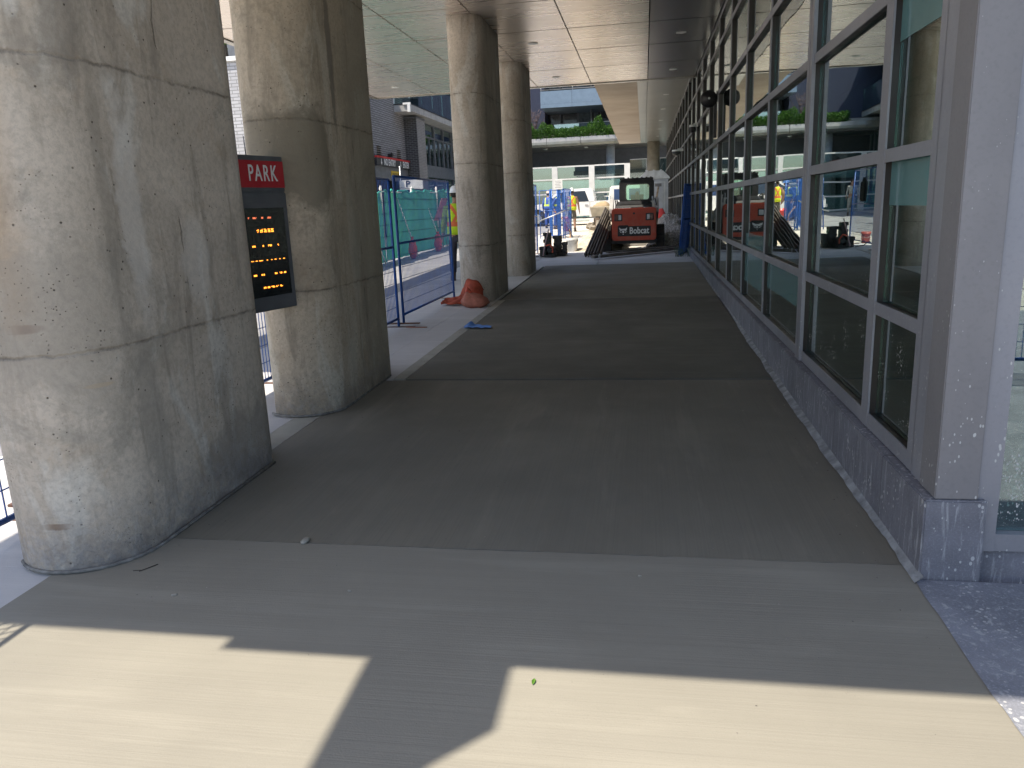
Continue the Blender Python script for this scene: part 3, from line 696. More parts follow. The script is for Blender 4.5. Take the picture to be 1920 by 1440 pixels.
b = MB(); b.box(-11.02, -10.405, 35.8, 35.83, 2.95, 5.80); pl = b.build('pillar', M['brick_shaded_y'], bb, OB)
b = MB(); b.box(-11.02, -10.4, 35.835, 37.2, 2.95, 5.80); b.build('pillar_side', M['brick_lit_x'], bb, OB)
b = MB(); b.box(-11.03, -10.38, 35.79, 37.25, 5.805, 5.86); b.build('pillar_cap', M['panel_grey'], bb, OB)
b = MB(); b.box(-11.0, -10.42, 35.86, 37.1, .3, 2.94); b.build('pillar_base', M['panel_grey'], bb, OB)
for (ya, za) in ((31.7, 3.95), (34.4, 3.95)):
    b = MB()
    for k in range(5): b.box(-10.99, -10.96, ya, ya+.5, za+k*.085, za+k*.085+.035)
    b.build('vent_slats', M['dark'], bb, OB)
b = MB(); b.box(-11.0, -10.85, 33.1, 33.35, 3.93, 4.08); b.prism([(33.1, 3.93), (33.45, 4.0), (33.1, 4.12)], lambda u, v, d: (d, u, v), -10.84, -10.80); b.build('wall_lamp', M['black'], bb, OB)
# glazing beyond the pillar
for k in range(7):
    ya = 37.3+k*1.9; b = MB()
    for (a, c, e, f) in ((ya, ya+.09, 3.8, 5.9), (ya+1.81, ya+1.9, 3.8, 5.9), (ya+.09, ya+1.81, 3.8, 3.9), (ya+.09, ya+1.81, 5.25, 5.33), (ya+.9, ya+.96, 3.9, 5.25)): b.box(-11.12, -11.0, a, c, e, f)
    w = b.build('window', M['panel_grey'], bb, OB)
    b = MB(); b.box(-11.08, -11.06, ya+.09, ya+.9, 3.9, 5.25); b.box(-11.08, -11.06, ya+.96, ya+1.81, 3.9, 5.25); b.box(-11.08, -11.06, ya+.09, ya+1.81, 5.33, 5.9); b.build('pane', M['glass_far'], w, OB)
b = MB(); b.box(-11.3, -10.98, 37.25, 52, 3.3, 3.795); b.box(-11.3, -11.0, 37.25, 52, 5.905, 6.0); b.build('spandrel', M['panel_grey'], bb, OB)
b = MB(); b.box(-11.2, -11.1, 37.25, 52, .3, 3.295); b.build('shopfront', M['glass_far'], bb, OB)
b = MB()
for k in range(8): b.box(-11.09, -11.0, 37.3+k*1.9, 37.38+k*1.9, .3, 3.295)
b.build('shopfront_frame', M['panel_grey'], bb, OB)
b = MB(); b.box(-18, -14, 36, 52, 0, 5.9); b.build('inner_wall', M['int_wall'], bb, OB)
# balcony
b = MB(); b.box(-16, -10.2, 34.42, 52, 5.94, 6.22); b.build('balcony_slab', M['concrete'], bb, OB)
b = MB(); b.box(-16, -10.19, 34.41, 52, 6.225, 6.27); b.build('slab_edge', M['black'], bb, OB)
for k in range(9):
    b = MB(); b.box(-10.24, -10.225, 34.45+k*1.9, 36.32+k*1.9, 6.28, 7.5); b.build('railing_pane', M['glass_rail'], bb, OB)
b = MB(); b.box(-11.0, -10.24, 34.44, 34.455, 6.28, 7.5); b.build('railing_pane', M['glass_rail'], bb, OB)
b = MB(); b.box(-11.0, -10.95, 34.4, 34.46, 6.28, 7.5); b.box(-10.55, -10.2, 34.36, 34.45, 6.22, 6.30); b.box(-10.35, -10.22, 34.36, 34.44, 5.9, 6.22); b.build('railing_post', M['white'], bb, OB)
b = MB(); b.box(-20, -12.6, 36, 60, 6.28, 13); b.box(-16, -10.2, 36.0, 52, 9.0, 9.3); b.build('set_back_storeys', M['panel_grey'], bb, OB)
b = MB()
for k in range(8): b.box(-12.59, -12.5, 37+k*1.9, 38.5+k*1.9, 6.4, 8.8)
b.build('balcony_door', M['navy'], bb, OB)

# entrance sign
es = thing('entrance_sign', (-10.9, 33.7, 3.5), 'dark garage sign with a red top edge reading NO ENTRY and ENTER', 'sign')
OE = (-10.9, 33.7, 3.5)
b = MB(); b.box(-10.93, -10.84, 31.2, 35.85, 3.505, 3.82); bd = b.build('board', plain('sign_charcoal', (.035, .035, .04), .5), es, OE)
b = MB(); b.box(-10.94, -10.83, 31.2, 35.86, 3.825, 3.90); b.build('red_edge', M['red'], es, OE)
for tx, yy, s_ in (('NO ENTRY', 32.85, .38), ('ENTER', 35.15, .38)):
    text_mesh('lettering', tx, s_, M['white'], bd, (.063, yy-33.7, .165), (R(90), 0, R(90)), .004, sx=.82, bold=.006)
b = MB()
for yy in (31.75, 34.35):
    b.prism([(yy-.03, 3.80), (yy+.03, 3.80), (yy+.03, 3.66), (yy+.09, 3.66), (yy, 3.53), (yy-.09, 3.66), (yy-.03, 3.66)], lambda u, v, d: (d, u, v), -10.839, -10.835)
b.build('arrow', M['white'], bd, OE)
ys_ = thing('clearance_sign', (-10.93, 33.9, 3.2), 'small yellow clearance sign on the grey panel under the garage sign', 'sign')
b = MB(); b.box(-10.935, -10.92, 33.2, 34.45, 3.12, 3.36); b.build('plate', plain('sign_yellow', (.65, .45, .03), .5), ys_, (-10.93, 33.9, 3.2))
b = MB(); b.box(-10.919, -10.916, 33.35, 34.3, 3.20, 3.28); b.build('text_line', plain('sign_print', (.30, .20, .02), .6, var=.5, vscale=9), ys_, (-10.93, 33.9, 3.2))
ps = thing('parking_direction_sign', (-9.0, 29.8, gz(29.8)), 'white square sign with a black P above the green mesh fence', 'sign')
b = MB(); b.box(-.5, .45, -.02, .0, 2.0, 2.36); pp = b.build('plate', M['white'], ps)
b = MB(); b.tube([(-.46, .03, 0), (-.46, .03, 2.9)], .03, 8); b.build('post', M['steel'], ps)
text_mesh('lettering', 'P', .34, M['black'], pp, (-.15, -.024, 2.20), (R(90), 0, 0), .002, bold=.01)

# ------------------------------------------------------------------ glass screen wall far across
sc = thing('screen_wall', (-3, 45.6, gz(45)), 'long glass screen with white piers and rails behind the pickup truck', 'screen wall'); OS = (-3, 45.6, gz(45))
piers = [-11.5, -9.35, -7.24, -5.11, -2.98, -.96]
b = MB()
for x in piers: b = MB(); b.box(x-.16, x+.16, 45.4, 45.75, .5, 3.78); b.build('pier', M['white'], sc, OS)
for i in range(len(piers)-1):
    x0, x1 = piers[i]+.16, piers[i+1]-.16; fr = MB()
    for z in (3.72, 3.02, 2.2, 1.45, .72): fr.box(x0, x1, 45.5, 45.6, z, z+.075)
    p = fr.build('rail', M['white'], sc, OS)
    g_ = MB()
    for z0, z1 in ((3.095, 3.72), (2.275, 3.02), (1.525, 2.2), (.795, 1.45)): g_.box(x0, x1, 45.54, 45.56, z0, z1)
    g_.build('glass_pane', M['glass_rail'], p, OS)
b = MB(); b.box(-.80, 1.6, 45.52, 45.54, .6, 3.95); b.build('end_glass', M['glass_rail'], sc, OS)
b = MB(); b.box(-.80, 1.6, 45.50, 45.56, 3.955, 3.99); b.box(.1, .13, 45.5, 45.56, .6, 3.95); b.build('end_rail', M['steel'], sc, OS)
b = MB(); b.box(-12, 2.2, 47.2, 47.25, .5, 1.6); b.build('inner_panel', plain('pale_teal_panel', (.38, .50, .50), .6), sc, OS)
b = MB(); b.box(-12, 2.2, 47.2, 47.24, 2.5, 3.0); b.build('inner_band', plain('pale_teal_band', (.42, .55, .55), .6), sc, OS)

# ------------------------------------------------------------------ far building
fb = thing('apartment_building', (-5, 52, 0), 'dark blue apartment building with planted terrace and balcony at the end', 'building'); OF = (-5, 52, 0)
b = MB(); b.box(-14, 1.6, 51.2, 51.5, .5, 5.1); b.build('ground_floor_wall', plain('slate_wall', (.095, .10, .12), .5), fb, OF)
b = MB(); b.box(-14, 2.4, 48.0, 51.5, 5.02, 5.09); b.build('terrace_soffit', M['soffit2'], fb, OF)
# curved fascia
b = MB(); pts = [(48.0, 5.02), (47.78, 5.06), (47.66, 5.20), (47.66, 5.34), (47.74, 5.56), (48.1, 5.57), (48.1, 5.1)]
for i in range(8):
    x0 = -14+i*2.05; b.prism(pts, lambda u, v, d: (d, u, v), x0+.01, x0+2.04)
b.build('terrace_fascia', M['fascia'], fb, OF)
for x in (-2.04, -8.3):
    b = MB(); b.lathe([(.27, .6), (.27, 5.02)], (x, 48.9, 0), 24); b.build('pillar', plain('light_grey_pillar', (.42, .44, .48), .5), fb, OF)
for x in (-6.0, -3.5): b = MB(); b.lathe([(.14, 5.0), (.12, 4.96), (.03, 4.95)], (x, 48.6, 0), 16); b.build('soffit_lamp', M['white'], fb, OF)
b = MB(); b.box(-14, 2.4, 48.1, 52.0, 5.1, 5.75); b.build('planter', M['concrete'], fb, OF)
b = MB(); b.box(-14, -6.15, 50.0, 60, 5.75, 18); b.build('navy_wall', M['navy'], fb, OF)
b = MB(); b.box(-6.15, 9, 51.8, 60, 5.75, 18); b.build('recessed_wall', plain('recess_wall', (.03, .032, .04), .6), fb, OF)
for fl in range(3):
    z0 = 5.9+fl*3.0
    for k, (x0, x1, kind) in enumerate(((-6.0, -5.3, 0), (-5.2, -4.2, 1), (-4.2, -3.3, 2), (-3.2, -2.9, 2), (-2.8, -1.7, 1), (-1.6, -.6, 2), (-.5, .6, 1), (.7, 1.8, 2))):
        b = MB(); b.box(x0, x1, 51.7, 51.79, z0, z0+2.25); w = b.build('window', M['panel_grey'], fb, OF)
        b = MB(); b.box(x0+.06, x1-.06, 51.66, 51.69, z0+.05, z0+2.2); b.build('pane', M['glass_dark'] if kind != 2 else plain('curtain', (.10, .13, .15), .6, var=.3, vscale=7), w, OF)
b = MB(); b.tube([(-3.25, 50.2, 5.7), (-3.25, 50.2, 7.5)], .05, 10); b.build('downpipe', M['steel'], fb, OF)
for fl in range(3):
    z0 = 7.35+fl*3.1
    b = MB(); b.box(-6.15, 9, 48.1, 51.8, z0, z0+.2); b.build('balcony_floor', M['slate'], fb, OF)
    for k in range(6):
        x0 = -6.15+k*1.9; b = MB(); b.box(x0+.005, x0+1.89, 48.0, 48.06, z0-.02, z0+.2); b.box(x0+.005, x0+1.89, 48.02, 48.06, z0+.21, z0+.93); b.build('balcony_panel', M['slate'], fb, OF)
    b = MB()
    for zz in (1.0, 1.15): b.tube([(-6.15, 48.05, z0+zz), (9, 48.05, z0+zz)], .018, 6)
    for k in range(9): b.tube([(-6.1+k*1.9, 48.05, z0+.9), (-6.1+k*1.9, 48.05, z0+1.15)], .018, 6)
    b.build('handrail', M['steel'], fb, OF)
b = MB(); b.box(-5.4, 2.4, 48.35, 48.37, 5.75, 6.38); b.build('terrace_glass', M['glass_rail'], fb, OF)
b = MB(); b.tube([(-5.4, 48.36, 6.4), (2.4, 48.36, 6.4)], .02, 6); b.build('terrace_rail', M['steel'], fb, OF)
b = MB()
for k in range(14): b.box(-13.5+k*1.05, -13.47+k*1.05, 51.15, 51.19, 1, 4.2)
b.build('wall_joint', M['black'], fb, OF)

# leaves
def leaf_mat(name, a, b_):
    t = NT(name); oi = t.new("ShaderNodeNewGeometry").outputs["Random Per Island"]
    c = t.mix(oi, a, b_); t.set(col=c, rough=.55, spec=.3)
    tl = t.new("ShaderNodeBsdfTranslucent"); t.put(tl.inputs[0], c); mx = t.new("ShaderNodeMixShader"); mx.inputs[0].default_value = .4
    t.t.links.new(t.b.outputs[0], mx.inputs[1]); t.t.links.new(tl.outputs[0], mx.inputs[2]); t.t.links.new(mx.outputs[0], t.out.inputs[0]); return t.m
M['leaf'] = leaf_mat('green_leaf', (.02, .065, .012), (.08, .19, .025)); M['leaf2'] = leaf_mat('tree_leaf', (.05, .14, .02), (.16, .32, .05))
def leaf(b, p, s, rg, up=.5, asp=2.2):
    a = Vector((rg.gauss(0, 1), rg.gauss(0, 1), rg.gauss(0, 1)+up)).normalized(); q = a.cross(Vector((rg.gauss(0, 1), rg.gauss(0, 1), rg.gauss(0, 1)))).normalized()
    p = Vector(p); b.add([p, p+a*s*.5+q*s/asp/1.3, p+a*s, p+a*s*.5-q*s/asp/1.3], [(0, 1, 2, 3)])
rg = random.Random(21); b = MB()
for i in range(24000):
    x = rg.uniform(-9, .8); env = .45+.28*math.sin(x*1.7)+.2*math.sin(x*4.3+1)+.12*math.sin(x*9); h = rg.random()**1.1*max(.45, env)*1.2
    leaf(b, (x, 47.85+rg.uniform(-.15, .75), 5.55+h-.12*(rg.random() < .2)), rg.uniform(.05, .14), rg, 1.1, 3.5)
tag(b.build('terrace_planting', M['leaf']), 'dense green plants filling the terrace planter on the far building', 'plants', None, 'stuff')
b = MB()
for i in range(26):
    x = rg.choice([rg.uniform(-7.6, -6.2), rg.uniform(-7.4, -6.4), rg.uniform(-1.9, -1.1)]); y = 48.3+rg.uniform(-.2, .3); z = 5.8; p = Vector((x, y, z)); 
    d = Vector((rg.uniform(-.25, .25), 0, 1)); pts = [p]
    for k in range(5): d = (d+Vector((rg.uniform(-.3, .3), rg.uniform(-.2, .2), 0))).normalized(); p = p+d*.27; pts.append(p)
    b.tube(pts, [.018, .015, .012, .01, .008, .005], 4)
    for k in range(16):
        q = pts[rg.randrange(2, 6)]; b.tube([q, q+Vector((rg.uniform(-.2, .2), rg.uniform(-.1, .1), rg.uniform(.02, .25)))], .006, 3)
tag(b.build('bare_shrubs', plain('twig', (.14, .10, .10), .9)), 'purplish bare twiggy shrubs standing in the terrace planter', 'shrubs', None, 'stuff')
def tree(loc, h, r, label, seed, n=9000, group=None):
    rg = random.Random(seed); t = thing('leafy_tree', loc, label, 'tree', group=group); b = MB()
    b.tube([(0, 0, 0), (.05, 0, h*.3), (-.05, .05, h*.6), (0, 0, h*.85)], [.22, .17, .1, .04], 8)
    cl = []
    for k in range(26):
        a = rg.uniform(0, 6.28); q = rg.uniform(.2, 1)**.6; z = h*rg.uniform(.45, 1.0); rr = r*q*(1-.45*abs(z/h-.68)/.35)
        c = Vector((math.cos(a)*rr, math.sin(a)*rr, z)); cl.append(c); b.tube([(0, 0, h*rg.uniform(.3, .6)), tuple(c*.6+Vector((0, 0, z*.35))), tuple(c)], [.06, .035, .012], 5)
    b.build('trunk', plain('bark', (.12, .09, .065), .9, bump=.5), t)
    b = MB()
    for i in range(n):
        c = rg.choice(cl); leaf(b, c+Vector((rg.gauss(0, r*.2), rg.gauss(0, r*.2), rg.gauss(0, r*.16))), rg.uniform(.12, .24), rg, .2)
    b.build('crown', M['leaf2'], t)
tree((-17.0, 31, 6.2), 6.5, 2.6, 'bright green leafy tree above the brick wall between the two nearest columns', 3, 11000)

# ------------------------------------------------------------------ compact track loader
def dusty(name, col, rough, **k):
    t = NT(name); P = t.co(); z = t.sep()[2]
    f = t.math('MULTIPLY', t.ramp(t.noise(5, P, 6, .7), .42, .66), t.ramp(z, .3, 1.1, .5, .08))
    c = t.mix(t.ramp(t.noise(2, P, 4), .3, .7), tuple(v*.8 for v in col), col); c = t.mix(f, c, (.34, .25, .18))
    scr = t.ramp(t.noise(3, t.mapd((2, 2, 40), rot=(0, .3, 0)), 3, .7), .66, .70, 0, .5); c = t.mix(scr, c, tuple(v*.5 for v in col))
    t.set(col=c, rough=t.ramp(f, 0, .7, rough, .85)); return t.m
def bobcat():
    t = thing('track_loader', (-.27, 20.85, gz(21.5)-.015), 'red compact track loader seen from behind under the roof edge', 'loader')
    red = dusty('loader_red', (.60, .075, .035), .4, var=.18, vscale=3, bump=.05); blk = plain('loader_black', (.022, .022, .024), .5, var=.4); gry = plain('loader_grey', (.36, .35, .34), .5)
    # tailgate: rounded slab, y from 0 to .28
    def rrect(x0, x1, z0, z1, r, n=6):
        P = []
        for cx, cz, a0 in ((x1-r, z0+r, -90), (x1-r, z1-r, 0), (x0+r, z1-r, 90), (x0+r, z0+r, 180)):
            for k in range(n+1): a = R(a0+90*k/n); P.append((cx+r*math.cos(a), cz+r*math.sin(a)))
        return P
    b = MB(); b.prism(rrect(-.585, .585, .285, 1.13, .085), lambda u, v, d: (u, d, v), .0, .24); tg = b.build('tailgate', red, t, bevel=.022)
    # raised shoulder band with the dip in the middle
    b = MB(); P = [(-.545, 1.045), (-.22, 1.045), (-.16, 1.03), (-.12, .985), (-.09, .95), (-.05, .928), (0, .922), (.05, .928), (.09, .95), (.12, .985), (.16, 1.03), (.22, 1.045), (.545, 1.045), (.545, 1.105), (-.545, 1.105)]
    b.prism(P, lambda u, v, d: (u, d, v), -.022, .01); b.build('moulding', red, tg, bevel=.008)
    b = MB(); b.lathe([(.028, -.03), (.028, .0)], (0, 0, .99), 14, 'y'); b.build('latch_hole', blk, tg)
    for s in (-1, 1):
        b = MB(); b.box(s*.41-.105, s*.41+.105, -.012, .01, .80, .985); lh = b.build('light_housing', blk, tg, bevel=.006)
        b = MB(); b.box(s*.41+.005-(0.0 if s < 0 else .075), s*.41+.075-(0.0 if s < 0 else .075), -.02, -.012, .83, .955); b.build('tail_lamp', plain('lamp_lens', (.55, .56, .58), .2), lh)
        b = MB(); x = s*.41-(.05 if s < 0 else -.05); b.box(x-.035, x+.035, -.018, -.012, .83, .955); b.build('reflector', plain('dark_red_lens', (.10, .01, .01), .2), lh)
    b = MB(); b.prism(rrect(-.27, .35, .42, .49, .02), lambda u, v, d: (u, d, v), -.001, .0)
    b = MB(); b.prism([(-.43, .40), (.42, .40), (.44, .42), (.44, .64), (.42, .66), (-.14, .66), (-.17, .69), (-.40, .69), (-.43, .66)], lambda u, v, d: (u, d, v), -.008, .005); lp = b.build('name_plate', blk, tg, bevel=.003)
    text_mesh('lettering', 'Bobcat', .235, M['white'], lp, (.135, -.0105, .535), (R(90), 0, 0), .001, sx=.78, bold=.006)
    # cat-head emblem
    b = MB(); f = lambda u, v, d: (u*1.05-.285, d, v*1.05+.545)
    for P in ([(-.10, .085), (-.055, .05), (.055, .05), (.10, .085), (.09, .02), (.055, -.01), (.03, .012), (-.03, .012), (-.055, -.01), (-.09, .02)],
              [(-.09, -.005), (-.05, -.03), (-.035, -.055), (-.075, -.035)], [(.09, -.005), (.05, -.03), (.035, -.055), (.075, -.035)],
              [(-.028, .0), (.028, .0), (.022, -.045), (.0, -.06), (-.022, -.045)], [(-.015, -.075), (.015, -.075), (.01, -.095), (-.01, -.095)]):
        b.prism(P, f, -.0115, -.009)
    b.build('emblem', M['white'], lp)
    b = MB(); b.box(-.60, .60, .05, .26, .20, .30); b.box(-.55, .55, .1, 1.7, .22, .36); b.box(-.50, .50, .24, 1.5, .36, 1.12); b.build('chassis', blk, t, bevel=.01)
    # sloped engine cover with louvres under the cab window
    b = MB(); b.prism([(.05, 1.135), (.75, 1.135), (.75, 1.30), (.55, 1.30), (.12, 1.20)], lambda u, v, d: (d, u, v), -.47, .47); hood = b.build('engine_cover', blk, t, bevel=.01)
    b = MB()
    for k in range(22): x = -.36+k*.034; b.bar((x, .14, 1.218), (x, .50, 1.30), .014, .02)
    b.build('louvres', plain('louvre_grey', (.035, .035, .038), .5), hood)
    for x in (-.50, -.45, .56):
        b = MB(); b.tube([(x, .3, 1.0), (x+.02, .2, 1.22), (x-.01, .45, 1.36), (x, .8, 1.30)], .014, 6); b.build('hose', M['rubber'], t)
    b = MB(); b.box(.44, .54, .40, .52, 1.12, 1.30); b.tube([(.49, .46, 1.3), (.49, .46, 1.42)], .02, 8); b.build('exhaust', M['steel'], t)
    # cab: frame of posts and roof
    cx0, cx1 = -.40, .53
    b = MB()
    for y0 in (.62, 1.62):
        out = rrect(cx0, cx1, 1.28, 1.86, .07); inn = rrect(cx0+.17, cx1-.13, 1.34, 1.75, .07); n = len(out)
        vs = [(u, y, v) for y in (y0, y0+.09) for (u, v) in out]+[(u, y, v) for y in (y0, y0+.09) for (u, v) in inn]
        fs = []
        for i in range(n):
            j = (i+1) % n
            fs += [(i, j, 2*n+j, 2*n+i), (n+i, n+j, 3*n+j, 3*n+i), (i, j, n+j, n+i), (2*n+i, 2*n+j, 3*n+j, 3*n+i)]
        b.add(vs, fs)
    for x in (cx0+.01, cx1-.05): b.box(x, x+.04, .712, 1.618, 1.60, 1.84); b.box(x, x+.04, .712, 1.618, 1.13, 1.34)
    b.box(cx0+.02, cx1-.02, .60, 1.75, 1.862, 1.91)
    for k in range(7): x = cx0+.10+k*.12; b.box(x, x+.05, .58, 1.76, 1.911, 1.93)
    cab = b.build('cab', blk, t, bevel=.006)
    b = MB(); b.box(cx0+.17, cx1-.13, .66, .67, 1.34, 1.75); b.build('rear_window', glass_mat('cab_glass', (.6, .85, .75), 1.3, wavy=0), cab)
    b = MB(); b.box(-.1, .25, 1.05, 1.2, 1.0, 1.48); b.box(-.1, .25, 1.2, 1.5, 1.0, 1.12); b.build('seat', M['black'], cab)
    b = MB(); b.lathe([(.05, 1.33), (.05, 1.52), (.02, 1.56)], (.08, .9, 0), 12); b.build('extinguisher', M['red'], cab)
    # loader arms and uprights
    for s in (-1, 1):
        b = MB(); b.prism([(.15, 1.12), (.45, 1.38), (.62, 1.38), (.72, 1.12), (2.3, .85), (2.7, .45), (2.55, .30), (2.15, .62), (.6, .95), (.15, 1.0)], lambda u, v, d: (d, u, v), s*.60-.05, s*.60+.05); b.build('loader_arm', gry, t, bevel=.01)
        # track
        b = MB(); out = []
        for (cy_, cz_, rad, a0, a1) in ((1.95, .26, .26, -90, 90), (.45, .36, .30, 90, 200), (.30, .14, .14, 200, 270)):
            for k in range(9): a = R(a0+(a1-a0)*k/8); out.append((cy_+rad*math.cos(a), cz_+rad*math.sin(a)))
        x0, x1 = (s*.60+.0, s*.60+.22*s); b.prism(out, lambda u, v, d: (d, u, v), min(x0, x1)-.02, max(x0, x1)-.02)
        tr = b.build('track', M['rubber'], t)
        b = MB()
        for k in range(len(out)):
            p, q = Vector(out[k]), Vector(out[(k+1) % len(out)]); L = (q-p).length; c = Vector(((out[0][0]+out[12][0])/2, .3)); mseg = max(1, int(L/.12))
            for j in range(mseg):
                z = p.lerp(q, (j+.5)/mseg); nrm = (z-c).normalized(); z2 = z+nrm*.02
                b.bar((min(x0, x1)-.02, z.x+nrm.x*.012, z.y+nrm.y*.012), (max(x0, x1)-.02, z.x+nrm.x*.012, z.y+nrm.y*.012), .05, .03)
        b.build('tread', M['rubber'], tr)
    b = MB(); b.prism([(2.45, .02), (3.2, .0), (3.2, .05), (2.6, .12), (2.5, .5), (2.4, .5)], lambda u, v, d: (d, u, v), -.85, .85); b.build('bucket', gry, t)
bobcat()

# ------------------------------------------------------------------ boards, plank, pipe
bases = [(-1.47, 19.45), (-1.40, 19.42), (-1.33, 19.5), (-1.25, 19.5), (-1.18, 19.6), (-1.10, 19.75)]
tops = [(-1.06, 22.0, 1.40), (-1.02, 21.9, 1.36), (-.98, 21.9, 1.32), (-.97, 21.8, 1.20), (-.94, 21.6, 1.05), (-.90, 21.5, .95)]
ordw = ['leftmost dark board', 'second dark board from the left', 'third dark board from the left', 'third dark board from the loader', 'second dark board from the loader', 'dark board nearest the loader']
for i, (p, q) in enumerate(zip(bases, tops)):
    z = gz(p[1]); b = MB(); b.bar((0, 0, 0), (q[0]-p[0], q[1]-p[1], q[2]-z), .10, .035, up=(.9, .1, .3))
    o = b.build('plank', M['darkwood']); o.location = (p[0], p[1], z+.03)
    tag(o, ordw[i]+' in the sloping stack leaning on the red loader', 'plank', 'dark boards leaning on the loader')
b = MB(); b.bar((-1.23, 18.64, .32), (.87, 20.5, .36), .13, .07); b.bar((-.9, 19.1, .39), (.8, 20.6, .415), .11, .035)
o = b.build('timber_beam', plain('formwork_timber', (.16, .14, .12), .8, var=.3), None, (0, 19.5, gz(19.5))); o.location = (0, 19.5, gz(19.5)); tag(o, 'long grey timber beam lying on the concrete behind the loader', 'beam')
b = MB(); b.tube([(0, 0, 0), (.01, .25, .0), (.0, .5, .02), (0, .9, .13)], .008, 6); b.tube([(0, .02, 0), (0, .9, .02)], .006, 5); b.bar((0, 1.35, .0), (0, 1.35, .14), .02)
o = b.build('steel_pin', M['steel']); o.location = (-1.06, 17.35, gz(17.35)+.002); tag(o, 'thin steel pin on the concrete below the timber beam', 'pin')
# folded blue fence panels leaning on the facade
lab = ['foremost dark blue fence panel leaning upright on the glass wall', 'rearmost dark blue fence panel leaning upright on the glass wall']
for i in range(2):
    t = thing('leaning_fence_panel', (.84+.05*i, 19.35+.2*i, gz(19.4)), lab[i], 'fence panel', group='blue fence panels leaning on the glass wall')
    A = Vector((0, 0, 0)); B = Vector((.20, .75, 0)); U = Vector((.14, .20, 1.66))
    b = MB()
    for (p, q) in ((A, B), (A, A+U), (B, B+U), (A+U, B+U), (A+U*.5, B+U*.5)): b.tube([p, q], .022, 6)
    b.build('frame', M['blue'], t)
    b = MB()
    for k in range(1, 22): q = A+(B-A)*k/22; b.bar(q, q+U, .010)
    for k in range(1, 10): b.bar(A+U*k/10, B+U*k/10, .007)
    b.build('wire_mesh', M['blue'], t)
b = MB(); rg = random.Random(8)
for k in range(26):
    x = rg.uniform(-.12, .22); y = rg.uniform(-.1, .15); b.tube([(x, y, 0), (x+rg.uniform(-.05, .05), y+.02, rg.uniform(.08, .16)), (x+rg.uniform(-.07, .07), y+.04, rg.uniform(.15, .25))], .005, 4)
o = b.build('green_wire_bundle', plain('green_wire', (.05, .11, .08), .6)); o.location = (.83, 18.6, gz(18.6)); tag(o, 'bundle of thin green wire ties at the foot of the leaning blue panels', 'wire')

# ------------------------------------------------------------------ gravel, sand, rubble
def heap(x0, x1, y0, y1, hfun, name, mat, label, nx=50, ny=90, seed=1):
    rg = random.Random(seed); b = MB()
    from mathutils import noise as mn
    for j in range(ny+1):
        for i in range(nx+1):
            x = x0+(x1-x0)*i/nx; y = y0+(y1-y0)*j/ny; h = hfun((x-x0)/(x1-x0), (y-y0)/(y1-y0))
            n = mn.noise(Vector((x*2, y*2, seed)))*.12+mn.noise(Vector((x*7, y*7, seed)))*.05+rg.uniform(-.012, .012)
            b.v.append((x, y, gz(y)-.03+max(0, h)*(1+n*2)+(n*.4 if h > .03 else 0)))
    for j in range(ny):
        for i in range(nx): q = j*(nx+1)+i; b.f.append((q, q+1, q+nx+2, q+nx+1)); b.sm.append(False)
    c = ((x0+x1)/2, (y0+y1)/2, gz((y0+y1)/2))
    o = b.build(name, mat, None, c); o.location = c; return tag(o, label, name.replace('_', ' '), None, 'stuff')
def gravel_mat():
    t = NT('gravel'); P = t.co(); v = t.new("ShaderNodeTexVoronoi"); t.put(v.inputs["Vector"], P); v.inputs["Scale"].default_value = 22
    k = t.new("ShaderNodeSeparateColor"); t.put(k.inputs[0], v.outputs["Color"])
    t.set(col=t.mix(k.outputs[0], (.16, .15, .14), (.46, .44, .41)), rough=.9); t.bump(t.math('SUBTRACT', 1, v.outputs["Distance"]), 1.0, .05); return t.m
M['gravel'] = gravel_mat()
heap(.05, 1.11, 21.3, 33, lambda u, v: .78*min(1, v*2.4)**.8*(1-v*.3)*min(1, (u+.05)*1.6)*min(1, (1-v)*5), 'gravel_heap', M['gravel'], 'heap of grey gravel between the loader and the glass wall', seed=4)
heap(-2.2, -.6, 21.4, 27.0, lambda u, v: .62*max(0, math.sin(math.pi*v))**1.2*max(0, math.sin(math.pi*min(1, u*.62)))**1.1, 'sand_heap', plain('sand', (.50, .43, .33), .95, var=.2, vscale=5, bump=.8, bscale=25), 'pale sand and rubble heap left of the loader', seed=9)
rg = random.Random(31)
for k, (x, y, s, lb) in enumerate(((-1.65, 24.2, .16, 'brown broken concrete lump on the crest of the sand heap'), (-1.35, 24.9, .20, 'largest broken concrete lump behind the sand heap, below the skip'), (-1.55, 23.5, .11, 'small broken concrete lump on the near slope of the sand heap'), (-1.2, 24.0, .14, 'broken concrete lump beside the leaning boards'))):
    b = MB(); vs = [];
    for a in (-1, 1):
        for q in range(6): an = q*1.047+rg.uniform(-.3, .3); vs.append((math.cos(an)*s*rg.uniform(.7, 1.2), math.sin(an)*s*rg.uniform(.7, 1.2), a*s*rg.uniform(.35, .6)))
    b.add(vs, [tuple(range(6)), tuple(range(6, 12))]+[(i, (i+1) % 6, 6+(i+1) % 6, 6+i) for i in range(6)])
    o = b.build('rubble_lump', plain('rubble', (.30, .26, .21), .9, bump=.5), bevel=.01); o.location = (x, y, gz(y)+.50+s*.3); o.rotation_euler = (.3, .2, rg.random()*3); tag(o, lb, 'rubble')

